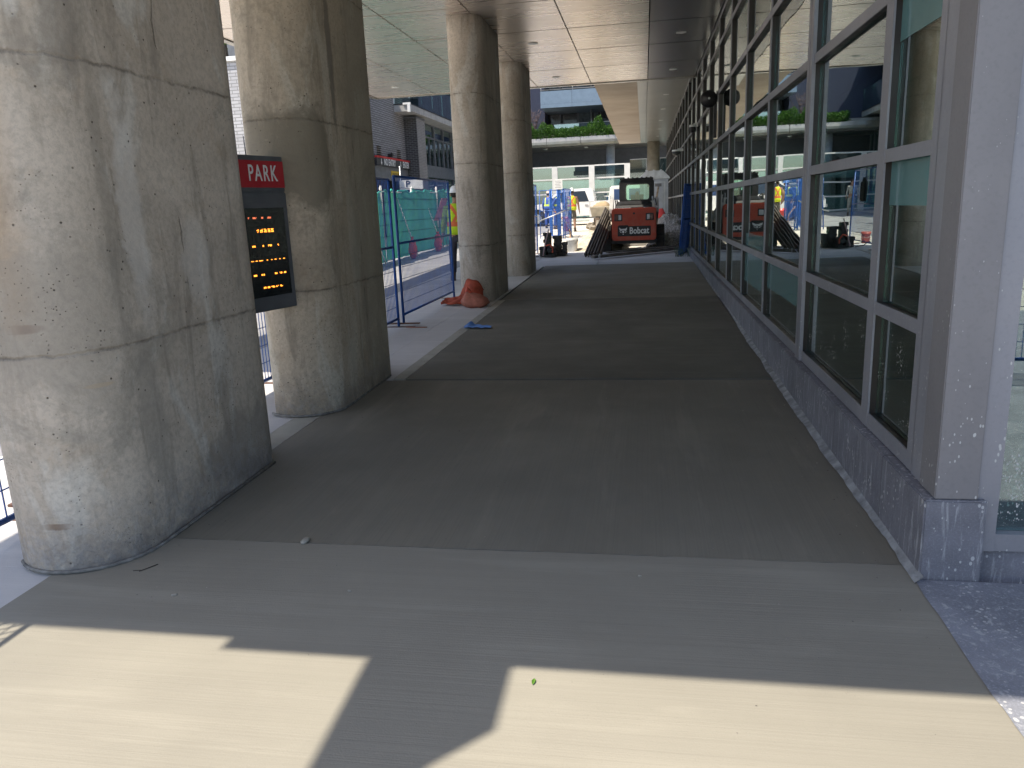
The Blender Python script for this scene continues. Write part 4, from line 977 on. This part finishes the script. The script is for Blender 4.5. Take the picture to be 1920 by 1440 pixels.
# ------------------------------------------------------------------ concrete block stacks
rg = random.Random(77); M['block'] = plain('charcoal_block', (.075, .07, .068), .85, var=.3, vscale=9, bump=.4)
stk = [(-2.51, 20.25, .175, 7, 'tallest stack of the dark blocks'), (-2.25, 20.3, .20, 6, 'stack right of the tallest'), (-2.60, 20.0, .16, 3, 'low front left stack'), (-2.36, 19.97, .20, 3, 'low front middle stack'), (-2.08, 20.3, .12, 4, 'narrow brownish stack beside the white bucket')]
nm = ['bottom', 'second', 'third', 'fourth', 'fifth', 'sixth', 'seventh']
for x, y, w, n, nmx in stk:
    for k in range(n):
        b = MB(); b.box(-w/2, w/2, -.16, .16, 0, .083); o = b.build('paving_block', M['block'], bevel=.006); o.location = (x+rg.uniform(-.012, .012), y+rg.uniform(-.015, .015), gz(20)-.005+k*.086); o.rotation_euler = (0, 0, rg.uniform(-.07, .07))
        tag(o, '%s dark paving block, %s, counted up from the ground' % (nm[k], nmx), 'paving block', 'stacked dark paving blocks')
t = thing('hand_trolley', (-2.45, 19.72, gz(19.7)), 'orange and black hand machine with a long pale handle before the dark blocks', 'hand machine')
b = MB(); b.tube([(-.13, 0, .03), (-.06, .1, .40), (.02, .2, .70)], .016, 8); b.build('handle', plain('pale_red_handle', (.55, .38, .38), .5), t)
b = MB(); b.tube([(-.05, 0, .28), (.05, .0, .32), (.13, .0, .22), (.12, 0, .10)], .02, 8); b.build('guard', M['orange_cloth'], t)
b = MB(); b.lathe([(.05, -.04), (.075, -.03), (.075, .03), (.05, .04)], (.05, .03, .16), 18, 'y'); b.box(-.08, .16, -.05, .07, .0, .05); b.build('body', M['black'], t)
b = MB(); b.tube([(0, 0, .0), (-.2, -.02, .03), (-.38, .05, .12), (-.45, .1, .05)], .012, 6); o = b.build('black_hose', M['rubber']); o.location = (-2.68, 19.75, gz(19.7)+.01); tag(o, 'short black hose curling left of the dark blocks', 'hose')

def bucket(loc, r, h, mat, label, fill=None):
    t = thing('bucket', loc, label, 'bucket')
    b = MB(); b.lathe([(r*.85, 0), (r*.97, h*.8), (r*1.05, h*.82), (r*1.05, h*.87), (r, h*.88), (r*1.02, h), (r*.94, h), (r*.8, .03)], (0, 0, 0), 24); b.build('pail', mat, t)
    b = MB(); b.tube([(r*1.04*math.cos(a), -.12*abs(math.sin(a))-.02, h*.86-math.sin(a)*h*.35) for a in [math.pi*i/12 for i in range(13)]], .006, 5); b.build('bail', M['steel'], t)
bucket((-2.0, 21.7, gz(21.7)-.02), .165, .37, plain('scuffed_white_plastic', (.62, .62, .60), .5, var=.2), 'scuffed white plastic bucket right of the dark paving blocks')
bucket((-3.36, 34.3, gz(34.3)-.03), .2, .62, M['red'], 'tall red bucket at the legs of the worker in the yellow vest')
bucket((-3.35, 21.3, gz(21.3)-.03), .14, .30, plain('orange_plastic', (.60, .12, .08), .5), 'faded orange bucket behind the dark blocks')

# ------------------------------------------------------------------ skip / dumper
t = thing('site_dumper', (-1.62, 30.3, gz(30.3)-.03), 'cream site dumper with a heaped tub behind the loader', 'dumper')
b = MB(); z = .05
def fr(z, w, l, cy_): return [(-w, cy_-l, z), (w, cy_-l, z), (w, cy_+l, z), (-w, cy_+l, z)]
vs = fr(.70, .36, .40, 0)+fr(1.06, .42, .50, 0)+fr(1.06, .38, .46, 0)+fr(.9, .33, .40, 0)
b.add(vs, [(3, 2, 1, 0)]+[(i, (i+1) % 4, 4+(i+1) % 4, 4+i) for i in range(4)]+[(4+i, 4+(i+1) % 4, 8+(i+1) % 4, 8+i) for i in range(4)]+[(8+i, 8+(i+1) % 4, 12+(i+1) % 4, 12+i) for i in range(4)]+[(12, 13, 14, 15)])
b.box(-.42, .42, -.505, -.49, 1.03, 1.075); b.build('tub', M['cream'], t)
b = MB(); b.loft([(0, 0, .98, .37, .44), (0, 0, 1.10, .33, .38), (.03, 0, 1.20, .22, .26), (.05, 0, 1.26, .09, .1)], 18, 3); b.build('load', plain('tan_load', (.38, .29, .18), .95, bump=.6), t)
b = MB(); b.box(-.3, .3, -.25, .6, .42, .64); b.box(-.24, -.08, -.5, -.3, .25, .66); b.build('chassis', plain('dirty_brown_metal', (.20, .15, .11), .8), t)
for sx in (-.33, .33):
    for yy in (-.25, .45): b = MB(); b.lathe([(.1, -.07), (.22, -.07), (.24, -.03), (.24, .03), (.22, .07), (.1, .07)], (sx, yy, .245), 18, 'x'); b.build('wheel', M['rubber'], t)
b = MB(); b.tube([(-.3, .62, .6), (-.3, .75, 1.45), (.3, .75, 1.45), (.3, .62, .6)], .025, 8); b.build('roll_bar', M['steel'], t)

# ------------------------------------------------------------------ pickup truck and van
def truck():
    t = thing('pickup_truck', (-3.6, 40.9, gz(40)-.04), 'white crew cab pickup truck parked across the end of the walkway', 'pickup truck')
    wh = plain('truck_white', (.80, .80, .80), .25, var=.02); gl = plain('truck_window', (.03, .04, .055), .08, var=.1, spec=.8)
    # side profile facing left (-x): x = along, z = up ; origin at truck middle
    F_ = lambda u, v, d: (u, d, v)
    b = MB(); P = [(-2.75, .45), (-2.78, .80), (-2.70, 1.02), (-1.55, 1.16), (1.12, 1.18), (1.12, 1.20), (3.0, 1.20), (3.03, .62), (2.95, .50)]
    b.prism(P, F_, -.98, .98); body = b.build('body', wh, t, bevel=.05)
    b = MB(); P = [(-1.55, 1.15), (-.75, 1.72), (-.45, 1.83), (.85, 1.85), (1.02, 1.75), (1.12, 1.19)]
    vs = [(u, -.93+(.12*(v-1.15)/.7), v) for u, v in P]+[(u, .93-(.12*(v-1.15)/.7), v) for u, v in P]; n = len(P)
    b.add(vs, [tuple(range(n)), tuple(range(n, 2*n))]+[(i, (i+1) % n, n+(i+1) % n, n+i) for i in range(n)]); cab = b.build('cab', wh, t, bevel=.03)
    for P in ([(-1.30, 1.20), (-.70, 1.64), (-.38, 1.70), (-.34, 1.20)], [(-.18, 1.20), (-.22, 1.71), (.62, 1.72), (.82, 1.20)]):
        b = MB(); b.prism(P, lambda u, v, d: (u, -.945+d+.12*(v-1.15)/.7, v), -.006, .01); b.build('side_window', gl, cab)
    b = MB(); b.prism([(-1.50, 1.20), (-.76, 1.70), (-.74, 1.68), (-1.46, 1.17)], F_, -.75, .75); b.build('windscreen', gl, cab)
    for x in (-.27, .86, -1.40):
        b = MB(); b.box(x, x+.012, -.987, -.975, .55, 1.17); b.build('door_seam', plain('seam', (.12, .12, .13), .6), body)
    for x in (-.42, .70): b = MB(); b.box(x-.09, x+.09, -1.01, -.985, 1.00, 1.035); b.build('door_handle', M['steel'], body)
    b = MB(); b.box(-1.28, -1.10, -1.15, -.99, 1.16, 1.33); b.build('wing_mirror', M['black'], body, bevel=.02)
    b = MB(); b.box(-.9, 1.9, -1.02, -.90, .36, .42); b.build('running_board', M['black'], t)
    for x in (-1.86, 1.75):
        for s in (-1, 1):
            b = MB(); b.lathe([(.47, -.03), (.47, .015)], (x, s*.985, .42), 26, 'y'); b.build('wheel_arch', M['black'], t)
            b = MB(); b.lathe([(.2, -.12), (.36, -.13), (.40, -.09), (.40, .09), (.36, .13), (.2, .12)], (x, s*.90, .40), 26, 'y'); w = b.build('tyre', M['rubber'], t)
            b = MB(); b.lathe([(.24, -.04), (.20, .0), (.06, -.02), (.05, -.05)] if s < 0 else [(.24, .04), (.06, .05)], (x, s*1.0, .40), 20, 'y'); b.build('rim', M['steel'], w)
    b = MB(); b.box(-2.85, -2.74, -.9, .9, .45, .62); b.build('bumper', M['steel'], t, bevel=.02)
    b = MB(); b.box(-2.74, -2.55, -.985, -.80, .80, .98); b.build('headlight', M['steel'], t)
truck()
t = thing('white_van', (-.6, 43.2, gz(43)-.03), 'white van with a blue tinted window, partly behind the loader cab', 'van')
b = MB(); b.prism([(-1.3, .35), (-1.32, 1.1), (-1.2, 1.9), (3.2, 1.98), (3.3, .4)], lambda u, v, d: (u, d, v), -.85, .85); bd = b.build('body', M['white'], t, bevel=.06)
for x0, x1 in ((-1.0, -.35), (-.2, .55)): b = MB(); b.box(x0, x1, -.862, -.845, 1.15, 1.72); b.build('side_window', plain('blue_tint', (.05, .09, .20), .1), bd)
for x in (-.7, 2.4): b = MB(); b.lathe([(.2, -.1), (.32, -.1), (.34, 0), (.32, .1), (.2, .1)], (x, -.80, .34), 20, 'y'); b.build('wheel', M['rubber'], t)

# ------------------------------------------------------------------ portable toilet
t = thing('portable_toilet', (.40, 33.6, gz(33.6)-.03), 'grey portable toilet with a ribbed pale roof against the glass wall', 'portable toilet')
gm = plain('toilet_grey', (.42, .45, .50), .5); gm2 = plain('toilet_pale', (.58, .61, .64), .5)
b = MB(); b.box(-.58, .58, -.55, .55, .08, 2.02); cb_ = b.build('cabin', gm, t, bevel=.01)
b = MB(); b.prism([(-.66, 2.03), (.66, 2.03), (.62, 2.10), (.36, 2.36), (-.32, 2.36), (-.62, 2.10)], lambda u, v, d: (u, d, v), -.60, .60); rf = b.build('roof', gm2, t, bevel=.02)
b = MB()
for x in (-.32, -.02, .28): b.bar((x, -.61, 2.07), (x+(.05 if x < 0 else 0), -.612, 2.38), .06, .03); b.box(x-.03, x+.03, -.6, .6, 2.361, 2.40)
b.build('roof_rib', gm2, rf)
b = MB(); b.box(-.42, .46, -.575, -.552, .15, 1.92); dr = b.build('door', gm2, t, bevel=.006)
b = MB(); b.box(-.36, .40, -.59, -.576, .22, 1.86); b.build('door_panel', gm, dr)
for x0, x1 in ((-.28, -.02), (.04, .30)):
    b = MB(); b.box(x0, x1, -.60, -.591, 1.72, 1.84); b.build('vent', plain('vent_dark', (.14, .14, .15), .6), dr)
b = MB(); b.box(-.34, -.30, -.62, -.591, .95, 1.10); b.build('handle', M['black'], dr)
b = MB(); b.box(-.6, .6, -.57, .57, .0, .079); b.build('skid', M['black'], t)
# leaning timbers and red cone by it
for dx, tl, lb in ((-.05, .35, 'longer of two pale timbers leaning on the portable toilet'), (-.22, .10, 'shorter pale timber leaning on the portable toilet')):
    b = MB(); b.bar((0, 0, 0), (tl*.7, .95, 1.35 if tl > .2 else 1.1), .07, .04); o = b.build('leaning_timber', M['wood']); o.location = (.38+dx, 31.9, gz(31.9)+.35); tag(o, lb, 'timber')
t = thing('red_bag', (.62, 30.0, gz(30)+.52), 'crumpled bright red bag on the gravel in front of the portable toilet', 'bag')
b = MB(); b.loft([(0, 0, 0, .15, .12), (0, 0, .1, .18, .14), (.0, 0, .2, .15, .12), (.0, 0, .30, .10, .08), (.02, 0, .36, .05, .04)], 14, 2.6); b.v = [(x*(1+.12*math.sin(z*30+y*22)), y*(1+.15*math.sin(z*23+x*30)), z) for x, y, z in b.v]
b.build('cloth', plain('bright_red_cloth', (.65, .06, .06), .7), t)

# ------------------------------------------------------------------ hoarding fences round the workers, notice
fence_panel(0, 0, .92, 'dark framed fence panel left of the blue mesh panels by the workers', rz=0, group='far fence panels', loc=(-3.78, 28.4, gz(28.4)-.03), h=1.62, feet=False, wire=.006)
for i, lb in enumerate(('left blue fence panel standing askew by the far workers', 'middle blue fence panel standing askew by the far workers', 'right blue fence panel standing askew by the far workers')):
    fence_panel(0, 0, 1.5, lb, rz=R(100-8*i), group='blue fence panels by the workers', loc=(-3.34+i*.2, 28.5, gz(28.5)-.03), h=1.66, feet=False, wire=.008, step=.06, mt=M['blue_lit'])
b = MB(); b.tube([(-3.85, 27.9, 1.03), (-3.3, 27.9, 1.2), (-2.80, 27.95, 1.40)], .02, 8); o = b.build('grey_pole', M['steel'], None, (-3.3, 27.9, .4)); o.location = (-3.3, 27.9, .4); tag(o, 'grey pole fastened slanting across the blue fence panels', 'pole')
t = thing('notice_board', (-3.08, 28.35, gz(28.3)), 'white printed notice sheet on top of the blue fence panels', 'notice')
b = MB(); b.box(-.16, .16, 0, .01, 1.74, 2.10); nb = b.build('sheet', M['white'], t)
b = MB()
for k in range(5): b.box(-.11+.02*(k % 2), .11-.02*(k % 3), -.002, -.0005, 1.80+k*.055, 1.812+k*.055)
b.build('print', plain('grey_print', (.30, .30, .32), .6), nb)

# ------------------------------------------------------------------ sandbags, rag by the column
t = thing('sandbag', (-2.47, 10.98, gz(11.0)-.003), 'full salmon coloured sandbag lying at the foot of the third column', 'sandbag', group='sandbags at the column')
b = MB(); b.loft([(0, 0, 0, .15, .15), (.01, 0, .04, .20, .20), (-.01, 0, .10, .19, .18), (-.04, .01, .16, .13, .13), (-.07, .02, .20, .06, .07)], 26, 3)
b.v = [(x*(1+.06*math.sin(z*40+y*25)), y*(1+.08*math.sin(z*33+x*30)), z+.01*math.sin(x*40)) for x, y, z in b.v]; b.build('bag', plain('salmon_cloth', (.42, .15, .10), .85, var=.2, vscale=14, bump=.5, bscale=60), t)
b = MB(); b.tube([(-.07, .02, .19), (-.09, .04, .235), (-.13, .02, .25)], [.03, .02, .04], 8); b.build('tied_neck', M['orange_cloth'], t)
t = thing('sandbag', (-2.70, 11.28, gz(11.2)), 'empty orange sandbag draped behind the full salmon one', 'sandbag', group='sandbags at the column')
b = MB(); nx, ny = 22, 12
for i in range(nx+1):
    for j in range(ny+1):
        u = i/nx; v = j/ny; x = -.33+u*.62; 
        z = .04+.035*math.sin(u*21+v*7)*math.sin(v*13+1)+.31*math.exp(-((u-.74)/.22)**2)*(.25+.75*v)+.06*u+.02*math.sin(u*17+v*5)+.015*math.sin(v*19+u*9); y = -.16+v*.22-.10*u+.02*math.sin(u*14)
        b.v.append((x, y, max(.01, z*(.2+.8*v))))
for i in range(nx):
    for j in range(ny): q = i*(ny+1)+j; b.f.append((q, q+ny+1, q+ny+2, q+1)); b.sm.append(True)
o = b.build('cloth', plain('orange_red_cloth', (.42, .075, .035), .8, var=.25, vscale=10, bump=.5, bscale=40), t); md = o.modifiers.new('thick', 'SOLIDIFY'); md.thickness = .03; md.offset = 1
b = MB(); nx = 16
for i in range(nx+1):
    for j in range(7):
        u = i/nx; v = j/6; b.v.append((u*.34-.12+.015*math.sin(v*7), v*.17-.08+.03*math.sin(u*5)+.08*(1-u)*(v-.5), .006+.012*abs(math.sin(u*9+v*4))+(.05*(1-abs(u-.15)/.15)*v if u < .3 else 0)))
for i in range(nx):
    for j in range(6): q = i*7+j; b.f.append((q, q+7, q+8, q+1)); b.sm.append(True)
o = b.build('blue_cloth', plain('blue_cloth', (.10, .25, .62), .7, var=.1)); o.location = (-2.08, 9.1, gz(9.1)); tag(o, 'crumpled light blue cloth on the dark edge of the walkway', 'cloth')
# leaf, chips, twig
t = MB(); pts = [(0, -.042), (.008, -.025), (.013, 0), (.009, .025), (0, .042), (-.009, .025), (-.013, 0), (-.008, -.025)]
t.add([(x, y, .006+.35*abs(x)) for x, y in pts]+[(0, 0, .003)], [(8, i, (i+1) % 8) for i in range(8)]); o = t.build('fallen_leaf', plain('fresh_leaf', (.10, .22, .03), .5)); o.location = (-.36, 2.18, gz(2.18)); o.rotation_euler = (0, 0, -.05); o.scale = (.5, .42, .6); tag(o, 'small green leaf lying on the sunlit concrete', 'leaf')
for (x, y, s, lb) in ((-1.59, 3.13, .03, 'pale wood chip on the joint between the two nearest slabs'), (-1.93, 2.60, .012, 'small grey pebble near the foot of the largest column'), (-.02, 2.93, .008, 'tiny pebble in the middle of the nearest shaded slab'), (-1.2, 2.7, .009, 'tiny dark pebble on the nearest shaded slab')):
    b = MB(); b.loft([(0, 0, 0, s, s*.5), (0, 0, s*.3, s*1.1, s*.6), (0, 0, s*.55, s*.7, s*.35)], 9, 2.5); o = b.build('stone_chip', plain('chip', (.35, .33, .28), .8)); o.location = (x, y, gz(y)); o.rotation_euler = (0, 0, x*3); tag(o, lb, 'chip')
b = MB(); b.tube([(0, 0, .002), (.03, .04, .004), (.045, .07, .003)], .0022, 5); b.tube([(.0, .01, .002), (-.03, .0, .003)], .0016, 5); o = b.build('twig', plain('dark_twig', (.06, .05, .04), .8)); o.location = (-2.22, 2.78, gz(2.8)); tag(o, 'thin dark twig on the slab against the largest column', 'twig')
b = MB(); b.tube([(0, 0, .01), (.1, -.03, .012), (.28, -.02, .01)], .006, 5); o = b.build('orange_wire', plain('rust_wire', (.30, .10, .05), .8)); o.location = (-2.98, 9.2, gz(9.2)-.01); tag(o, 'thin rusty wire on the pale strip by the fence foot', 'wire')

# ------------------------------------------------------------------ people
def skin_obj(name, verts, edges, mat, parent, sub=1):
    me = bpy.data.meshes.new(name); me.from_pydata([v[:3] for v in verts], edges, []); o = bpy.data.objects.new(name, me); COL.objects.link(o)
    sk = o.modifiers.new('skin', 'SKIN'); sk.use_smooth_shade = True
    if not me.skin_vertices: pass
    for i, v in enumerate(verts): r = v[3]; me.skin_vertices[0].data[i].radius = (r, v[4] if len(v) > 4 else r)
    me.skin_vertices[0].data[0].use_root = True
    ss = o.modifiers.new('sub', 'SUBSURF'); ss.levels = sub; ss.render_levels = sub
    dg = bpy.context.evaluated_depsgraph_get(); dg.update(); m2 = bpy.data.meshes.new_from_object(o.evaluated_get(dg)); o.modifiers.clear(); o.data = m2
    m2.materials.clear(); m2.materials.append(mat); o.parent = parent
    for p in m2.polygons: p.use_smooth = True
    return o
def vest_mat(name, base, stripe, cross):
    t = NT(name); x, y, z = t.sep()
    band = lambda c, h: t.ramp(t.math('ABSOLUTE', t.math('SUBTRACT', z, c)), h*.8, h, 1, 0)
    f = band(1.10, .05)
    if cross:
        ax = t.math('ABSOLUTE', x); d = t.math('ABSOLUTE', t.math('SUBTRACT', ax, t.math('MULTIPLY', t.math('ABSOLUTE', t.math('SUBTRACT', z, 1.26)), .62))); f = t.math('MAXIMUM', f, t.math('MULTIPLY', t.ramp(d, .030, .042, 1, 0), t.ramp(z, 1.10, 1.12)))
    else: f = t.math('MAXIMUM', f, t.math('MULTIPLY', t.ramp(t.math('ABSOLUTE', t.math('SUBTRACT', t.math('ABSOLUTE', x), .11)), .028, .036, 1, 0), t.ramp(z, 1.10, 1.12)))
    t.set(col=t.mix(f, base, stripe), rough=.8); t.bump(t.noise(14, detail=3), .5, .02); return t.m
def person(loc, rz, H, label, shirt, trousers, vest=None, helmet=None, arms=None, stride=.0, shorts=False, lean=0.0):
    t = thing('person', loc, label, 'person', rz=rz); s = H/1.78
    V = []; E_ = []
    def v(x, y, z, r, r2=None, par=None):
        V.append((x*s, y*s, z*s, r*s, (r2 or r)*s)); i = len(V)-1
        if par is not None: E_.append((par, i))
        return i
    pel = v(0, 0, .96, .135, .10); sp = v(0, -.01, 1.12, .125, .095, pel); ch = v(0, 0-lean*.3, 1.30, .15, .105, sp); up_ = v(0, .01-lean*.4, 1.42, .12, .085, ch)
    nk = v(0, 0-lean*.5, 1.50, .055, .06, up_); hd = v(0, -.015-lean*.6, 1.575, .068, .08, nk); h2 = v(0, -.02-lean*.7, 1.66, .078, .097, hd); h3 = v(0, -.01-lean*.7, 1.735, .055, .07, h2)
    v(0, -.115-lean*.7, 1.63, .014, .014, h2)
    arms = arms or [((.25, .02, 1.13), (.27, -.10, .90)), ((-.25, .02, 1.13), (-.27, -.10, .90))]
    for sx, (el, wr) in zip((1, -1), arms):
        sh = v(sx*.185, .01-lean*.4, 1.40, .06, .06, up_); e = v(*el, .043, .045, sh); w = v(*wr, .028, .032, e)
        d = (Vector(wr)-Vector(el)).normalized(); pm = Vector(wr)+d*.07; p = v(*pm, .040, .018, w)
        side = Vector((0, 1, 0)) if abs(d.y) < .8 else Vector((1, 0, 0))
        for k, (o_, L) in enumerate(((-.030, .070), (-.010, .085), (.011, .080), (.030, .062))):
            q = v(*(pm+side*o_+d*.03), .010, .010, p); q2 = v(*(pm+side*o_+d*(.03+L*.55)), .009, .009, q); v(*(pm+side*o_+d*(.03+L*.9)+Vector((-sx*.015, 0, 0))), .008, .008, q2)
        q = v(*(pm-side*.035-d*.02), .012, .012, p); v(*(pm-side*.06+d*.02), .010, .010, q)
    feet = []
    for sx in (1, -1):
        o_ = stride*sx; hp = v(sx*.085, 0, .90, .095, .10, pel); kn = v(sx*.10, -o_*.6-.01, .50, .060, .065, hp); an = v(sx*.105, -o_+.02, .10, .042, .045, kn); ft = v(sx*.115, -o_-.06, .045, .042, .035, an); v(sx*.12, -o_-.16, .035, .035, .026, ft); feet.append((sx, o_))
    body = skin_obj('body', V, E_, M['skin'], t)
    tm = plain('trouser_cloth', trousers, .85, var=.25, vscale=12, bump=.3, bscale=25); sm = plain('shirt_cloth', shirt, .85, var=.2, vscale=12, bump=.3, bscale=25)
    V = []; E_ = []; pel = v(0, 0, 1.0, .155, .115); hp0 = v(0, 0, .93, .15, .12, pel)
    for sx, o_ in feet:
        hp = v(sx*.09, 0, .86, .105, .112, hp0)
        if shorts: v(sx*.10, -o_*.5-.01, .50, .085, .09, hp)
        else: kn = v(sx*.10, -o_*.6-.01, .50, .077, .082, hp); an = v(sx*.105, -o_+.02, .12, .062, .066, kn)
    skin_obj('trousers', V, E_, tm, t)
    V = []; E_ = []; a = v(0, 0, 1.0, .165, .12); b_ = v(0, -.01-lean*.2, 1.15, .155, .118, a); c = v(0, -lean*.3, 1.30, .175, .125, b_); d = v(0, .005-lean*.4, 1.42, .145, .10, c); v(0, -lean*.45, 1.475, .075, .072, d)
    for sx, (el, wr) in zip((1, -1), arms):
        sh = v(sx*.19, .01-lean*.4, 1.40, .072, .072, d); e = v(*el, .055, .056, sh)
        if shirt != 'short' and not shorts: v(*(Vector(el).lerp(Vector(wr), .85)), .045, .047, e)
    skin_obj('shirt', V, E_, sm, t)
    if vest:
        b = MB(); L_ = lambda z: -lean*.35*(z-.95)/.45
        b.loft([(0, L_(z)*s, z*s, rx*s, ry*s) for z, rx, ry in ((.90, .195, .150), (1.0, .195, .147), (1.12, .187, .143), (1.25, .195, .147), (1.36, .192, .142), (1.43, .165, .125), (1.485, .10, .095))], 28, 2.5)
        b.build('vest', vest, t)
    for sx, o_ in feet:
        b = MB(); b.loft([(sx*.112*s, (-o_-.055)*s, -.0, .050*s, .145*s), (sx*.112*s, (-o_-.055)*s, .05*s, .050*s, .135*s), (sx*.108*s, (-o_-.0)*s, .10*s, .050*s, .075*s), (sx*.106*s, (-o_+.02)*s, .17*s, .052*s, .055*s)], 16, 2.6); b.build('boot', plain('boot_leather', (.06, .04, .025), .7), t)
    hx, hy = 0, (-.015-lean*.7)
    for sx in (-1, 1):
        b = MB(); b.lathe([(.002, -.006), (.010, 0), (.006, .004)], (sx*.032*s, (hy-.092)*s, 1.655*s), 8, 'y'); b.build('eye', M['black'], t)
        b = MB(); b.loft([(sx*.086*s, (hy+.005)*s, 1.615*s, .008, .012), (sx*.09*s, (hy+.005)*s, 1.645*s, .010, .02), (sx*.088*s, (hy+.008)*s, 1.675*s, .008, .014)], 8); b.build('ear', M['skin'], t)
    b = MB(); b.box((-.022)*s, .022*s, (hy-.098)*s, (hy-.088)*s, 1.588*s, 1.596*s); b.build('mouth', plain('lips', (.25, .08, .07), .5), t)
    if helmet:
        b = MB(); b.lathe([(.118*s, 1.685*s), (.115*s, 1.695*s), (.105*s, 1.70*s), (.104*s, 1.74*s), (.088*s, 1.785*s), (.05*s, 1.815*s), (.004, 1.822*s)], (0, hy*s, 0), 24, sx=.93, sy=1.12); h_ = b.build('helmet', plain('helmet_shell', helmet, .35, var=.04), t)
        b = MB(); b.loft([(0, (hy-.125)*s, 1.683*s, .075*s, .05*s), (0, (hy-.12)*s, 1.697*s, .07*s, .05*s)], 16); b.build('brim', plain('helmet_brim', helmet, .35, var=.04), h_)
    b = MB(); b.lathe([(.092*s, 1.60*s), (.098*s, 1.66*s), (.092*s, 1.72*s), (.06*s, 1.762*s), (.003, 1.77*s)], (0, (hy+.014)*s, 0), 20, sx=.88, sy=1.03) if not helmet else b.lathe([(.08*s, 1.60*s), (.092*s, 1.66*s), (.09*s, 1.70*s)], (0, (hy+.02)*s, 0), 20, sx=.9, sy=1.0)
    b.build('hair', plain('dark_hair', (.02, .015, .012), .8), t)
    return t
YEL = (.62, .72, .02); ORG = (.75, .18, .06)
person((-3.06, 33.5, gz(33.5)-.03), R(180), 1.80, 'worker in a yellow vest with orange cross and white helmet, seen from behind', (.30, .17, .11), (.12, .11, .09), vest_mat('vest_yellow_cross', (.66, .76, .02), ORG, True), (.80, .80, .78), arms=[((.27, .03, 1.12), (.25, -.12, .90)), ((-.27, .03, 1.12), (-.30, -.02, .88))], shorts=True)
person((-3.58, 14.65, gz(14.65)-.015), R(200), 1.78, 'worker in a lime vest and white helmet, half hidden behind the third column', (.30, .42, .03), (.045, .045, .065), vest_mat('vest_lime_cross', (.52, .74, .02), ORG, True), (.75, .77, .78), stride=.12)
person((-4.60, 37.6, gz(37.6)-.03), R(170), 1.76, 'worker in blue clothes with lime stripes behind the blue fence panels', (.06, .12, .40), (.05, .10, .38), vest_mat('vest_blue_lime', (.06, .12, .42), (.62, .80, .10), False), (.70, .55, .45), lean=.15)
person((-4.10, 36.6, gz(36.6)-.03), R(60), 1.74, 'second worker in blue bending forward behind the blue fence panels', (.05, .11, .36), (.05, .10, .33), vest_mat('vest_blue_lime_two', (.05, .13, .40), (.62, .80, .10), False), (.12, .25, .6), lean=.3)
person((-7.41, 39.6, gz(39.6)-.03), R(10), 1.74, 'man in grey clothes walking, seen only in the window reflection', (.42, .42, .38), (.36, .35, .30), None, None, stride=.22)
fence_panel(-2.9, 18.5, 21.1, 'wire fence panel hidden behind the farthest row column, mirrored in the windows', group=None, wire=.004)
b = MB(); b.loft([(0, 0, -.30, .17, .05), (0, 0, -.05, .19, .06), (0, .0, .12, .20, .05), (0, 0, .22, .13, .045), (0, 0, .27, .06, .03)], 18, 2.4)
for sx in (-1, 1): b.tube([(sx*.17, 0, .16), (sx*.21, -.01, -.05), (sx*.20, -.03, -.26)], [.05, .045, .04], 8)
b.v = [(x+.01*math.sin(z*30), y*(1+.3*math.sin(z*22+x*20)), z) for x, y, z in b.v]
o = b.build('hung_jacket', plain('black_cloth', (.018, .018, .02), .85)); o.location = (-2.86, 19.95, 1.66); o.rotation_euler = (0, 0, R(90)); tag(o, 'black jacket hung on the wire fence, just showing right of the farthest row column', 'jacket')
# orange hose by the workers
b = MB(); b.tube([(-3.45, 31.6, 1.2), (-3.0, 30.4, .9), (-2.75, 29.2, .55), (-2.6, 27.5, .42), (-2.2, 25.3, .40), (-1.9, 24.0, .36)], .028, 8)
o = b.build('tan_hose', plain('hose_tan', (.42, .25, .13), .6), None, (-2.6, 27.5, .4)); o.location = (-2.6, 27.5, .4); tag(o, 'tan hose drooping from the workers down to the sand heap', 'hose')

rg = random.Random(99); b = MB()
for k in range(420):
    if rg.random() < .3: x = 1.02-abs(rg.gauss(0, .10)); y = rg.uniform(2.2, 9)
    elif rg.random() < .3: x = -2.2+abs(rg.gauss(0, .2)); y = rg.uniform(2.4, 11)
    elif rg.random() < .3: x = rg.uniform(1.1, 2.0); y = rg.uniform(1.6, 2.95)
    else: x = rg.uniform(-2.3, 1.0); y = rg.uniform(1.4, 11)
    q = rg.uniform(.0012, .0042)*(1+.05*y); z = gz(y); pts = [(x+math.cos(a)*q*rg.uniform(.6, 1.3), y+math.sin(a)*q*rg.uniform(.6, 1.3), z) for a in (0, 1.3, 2.5, 3.8, 5.1)]
    b.add(pts+[(x, y, z+q*.9)], [(i, (i+1) % 5, 5) for i in range(5)])
tag(b.build('grit', plain('grit_specks', (.22, .20, .17), .9, var=.6, vscale=30)), 'fine grit and mortar crumbs scattered over the walkway', 'grit', None, 'stuff')
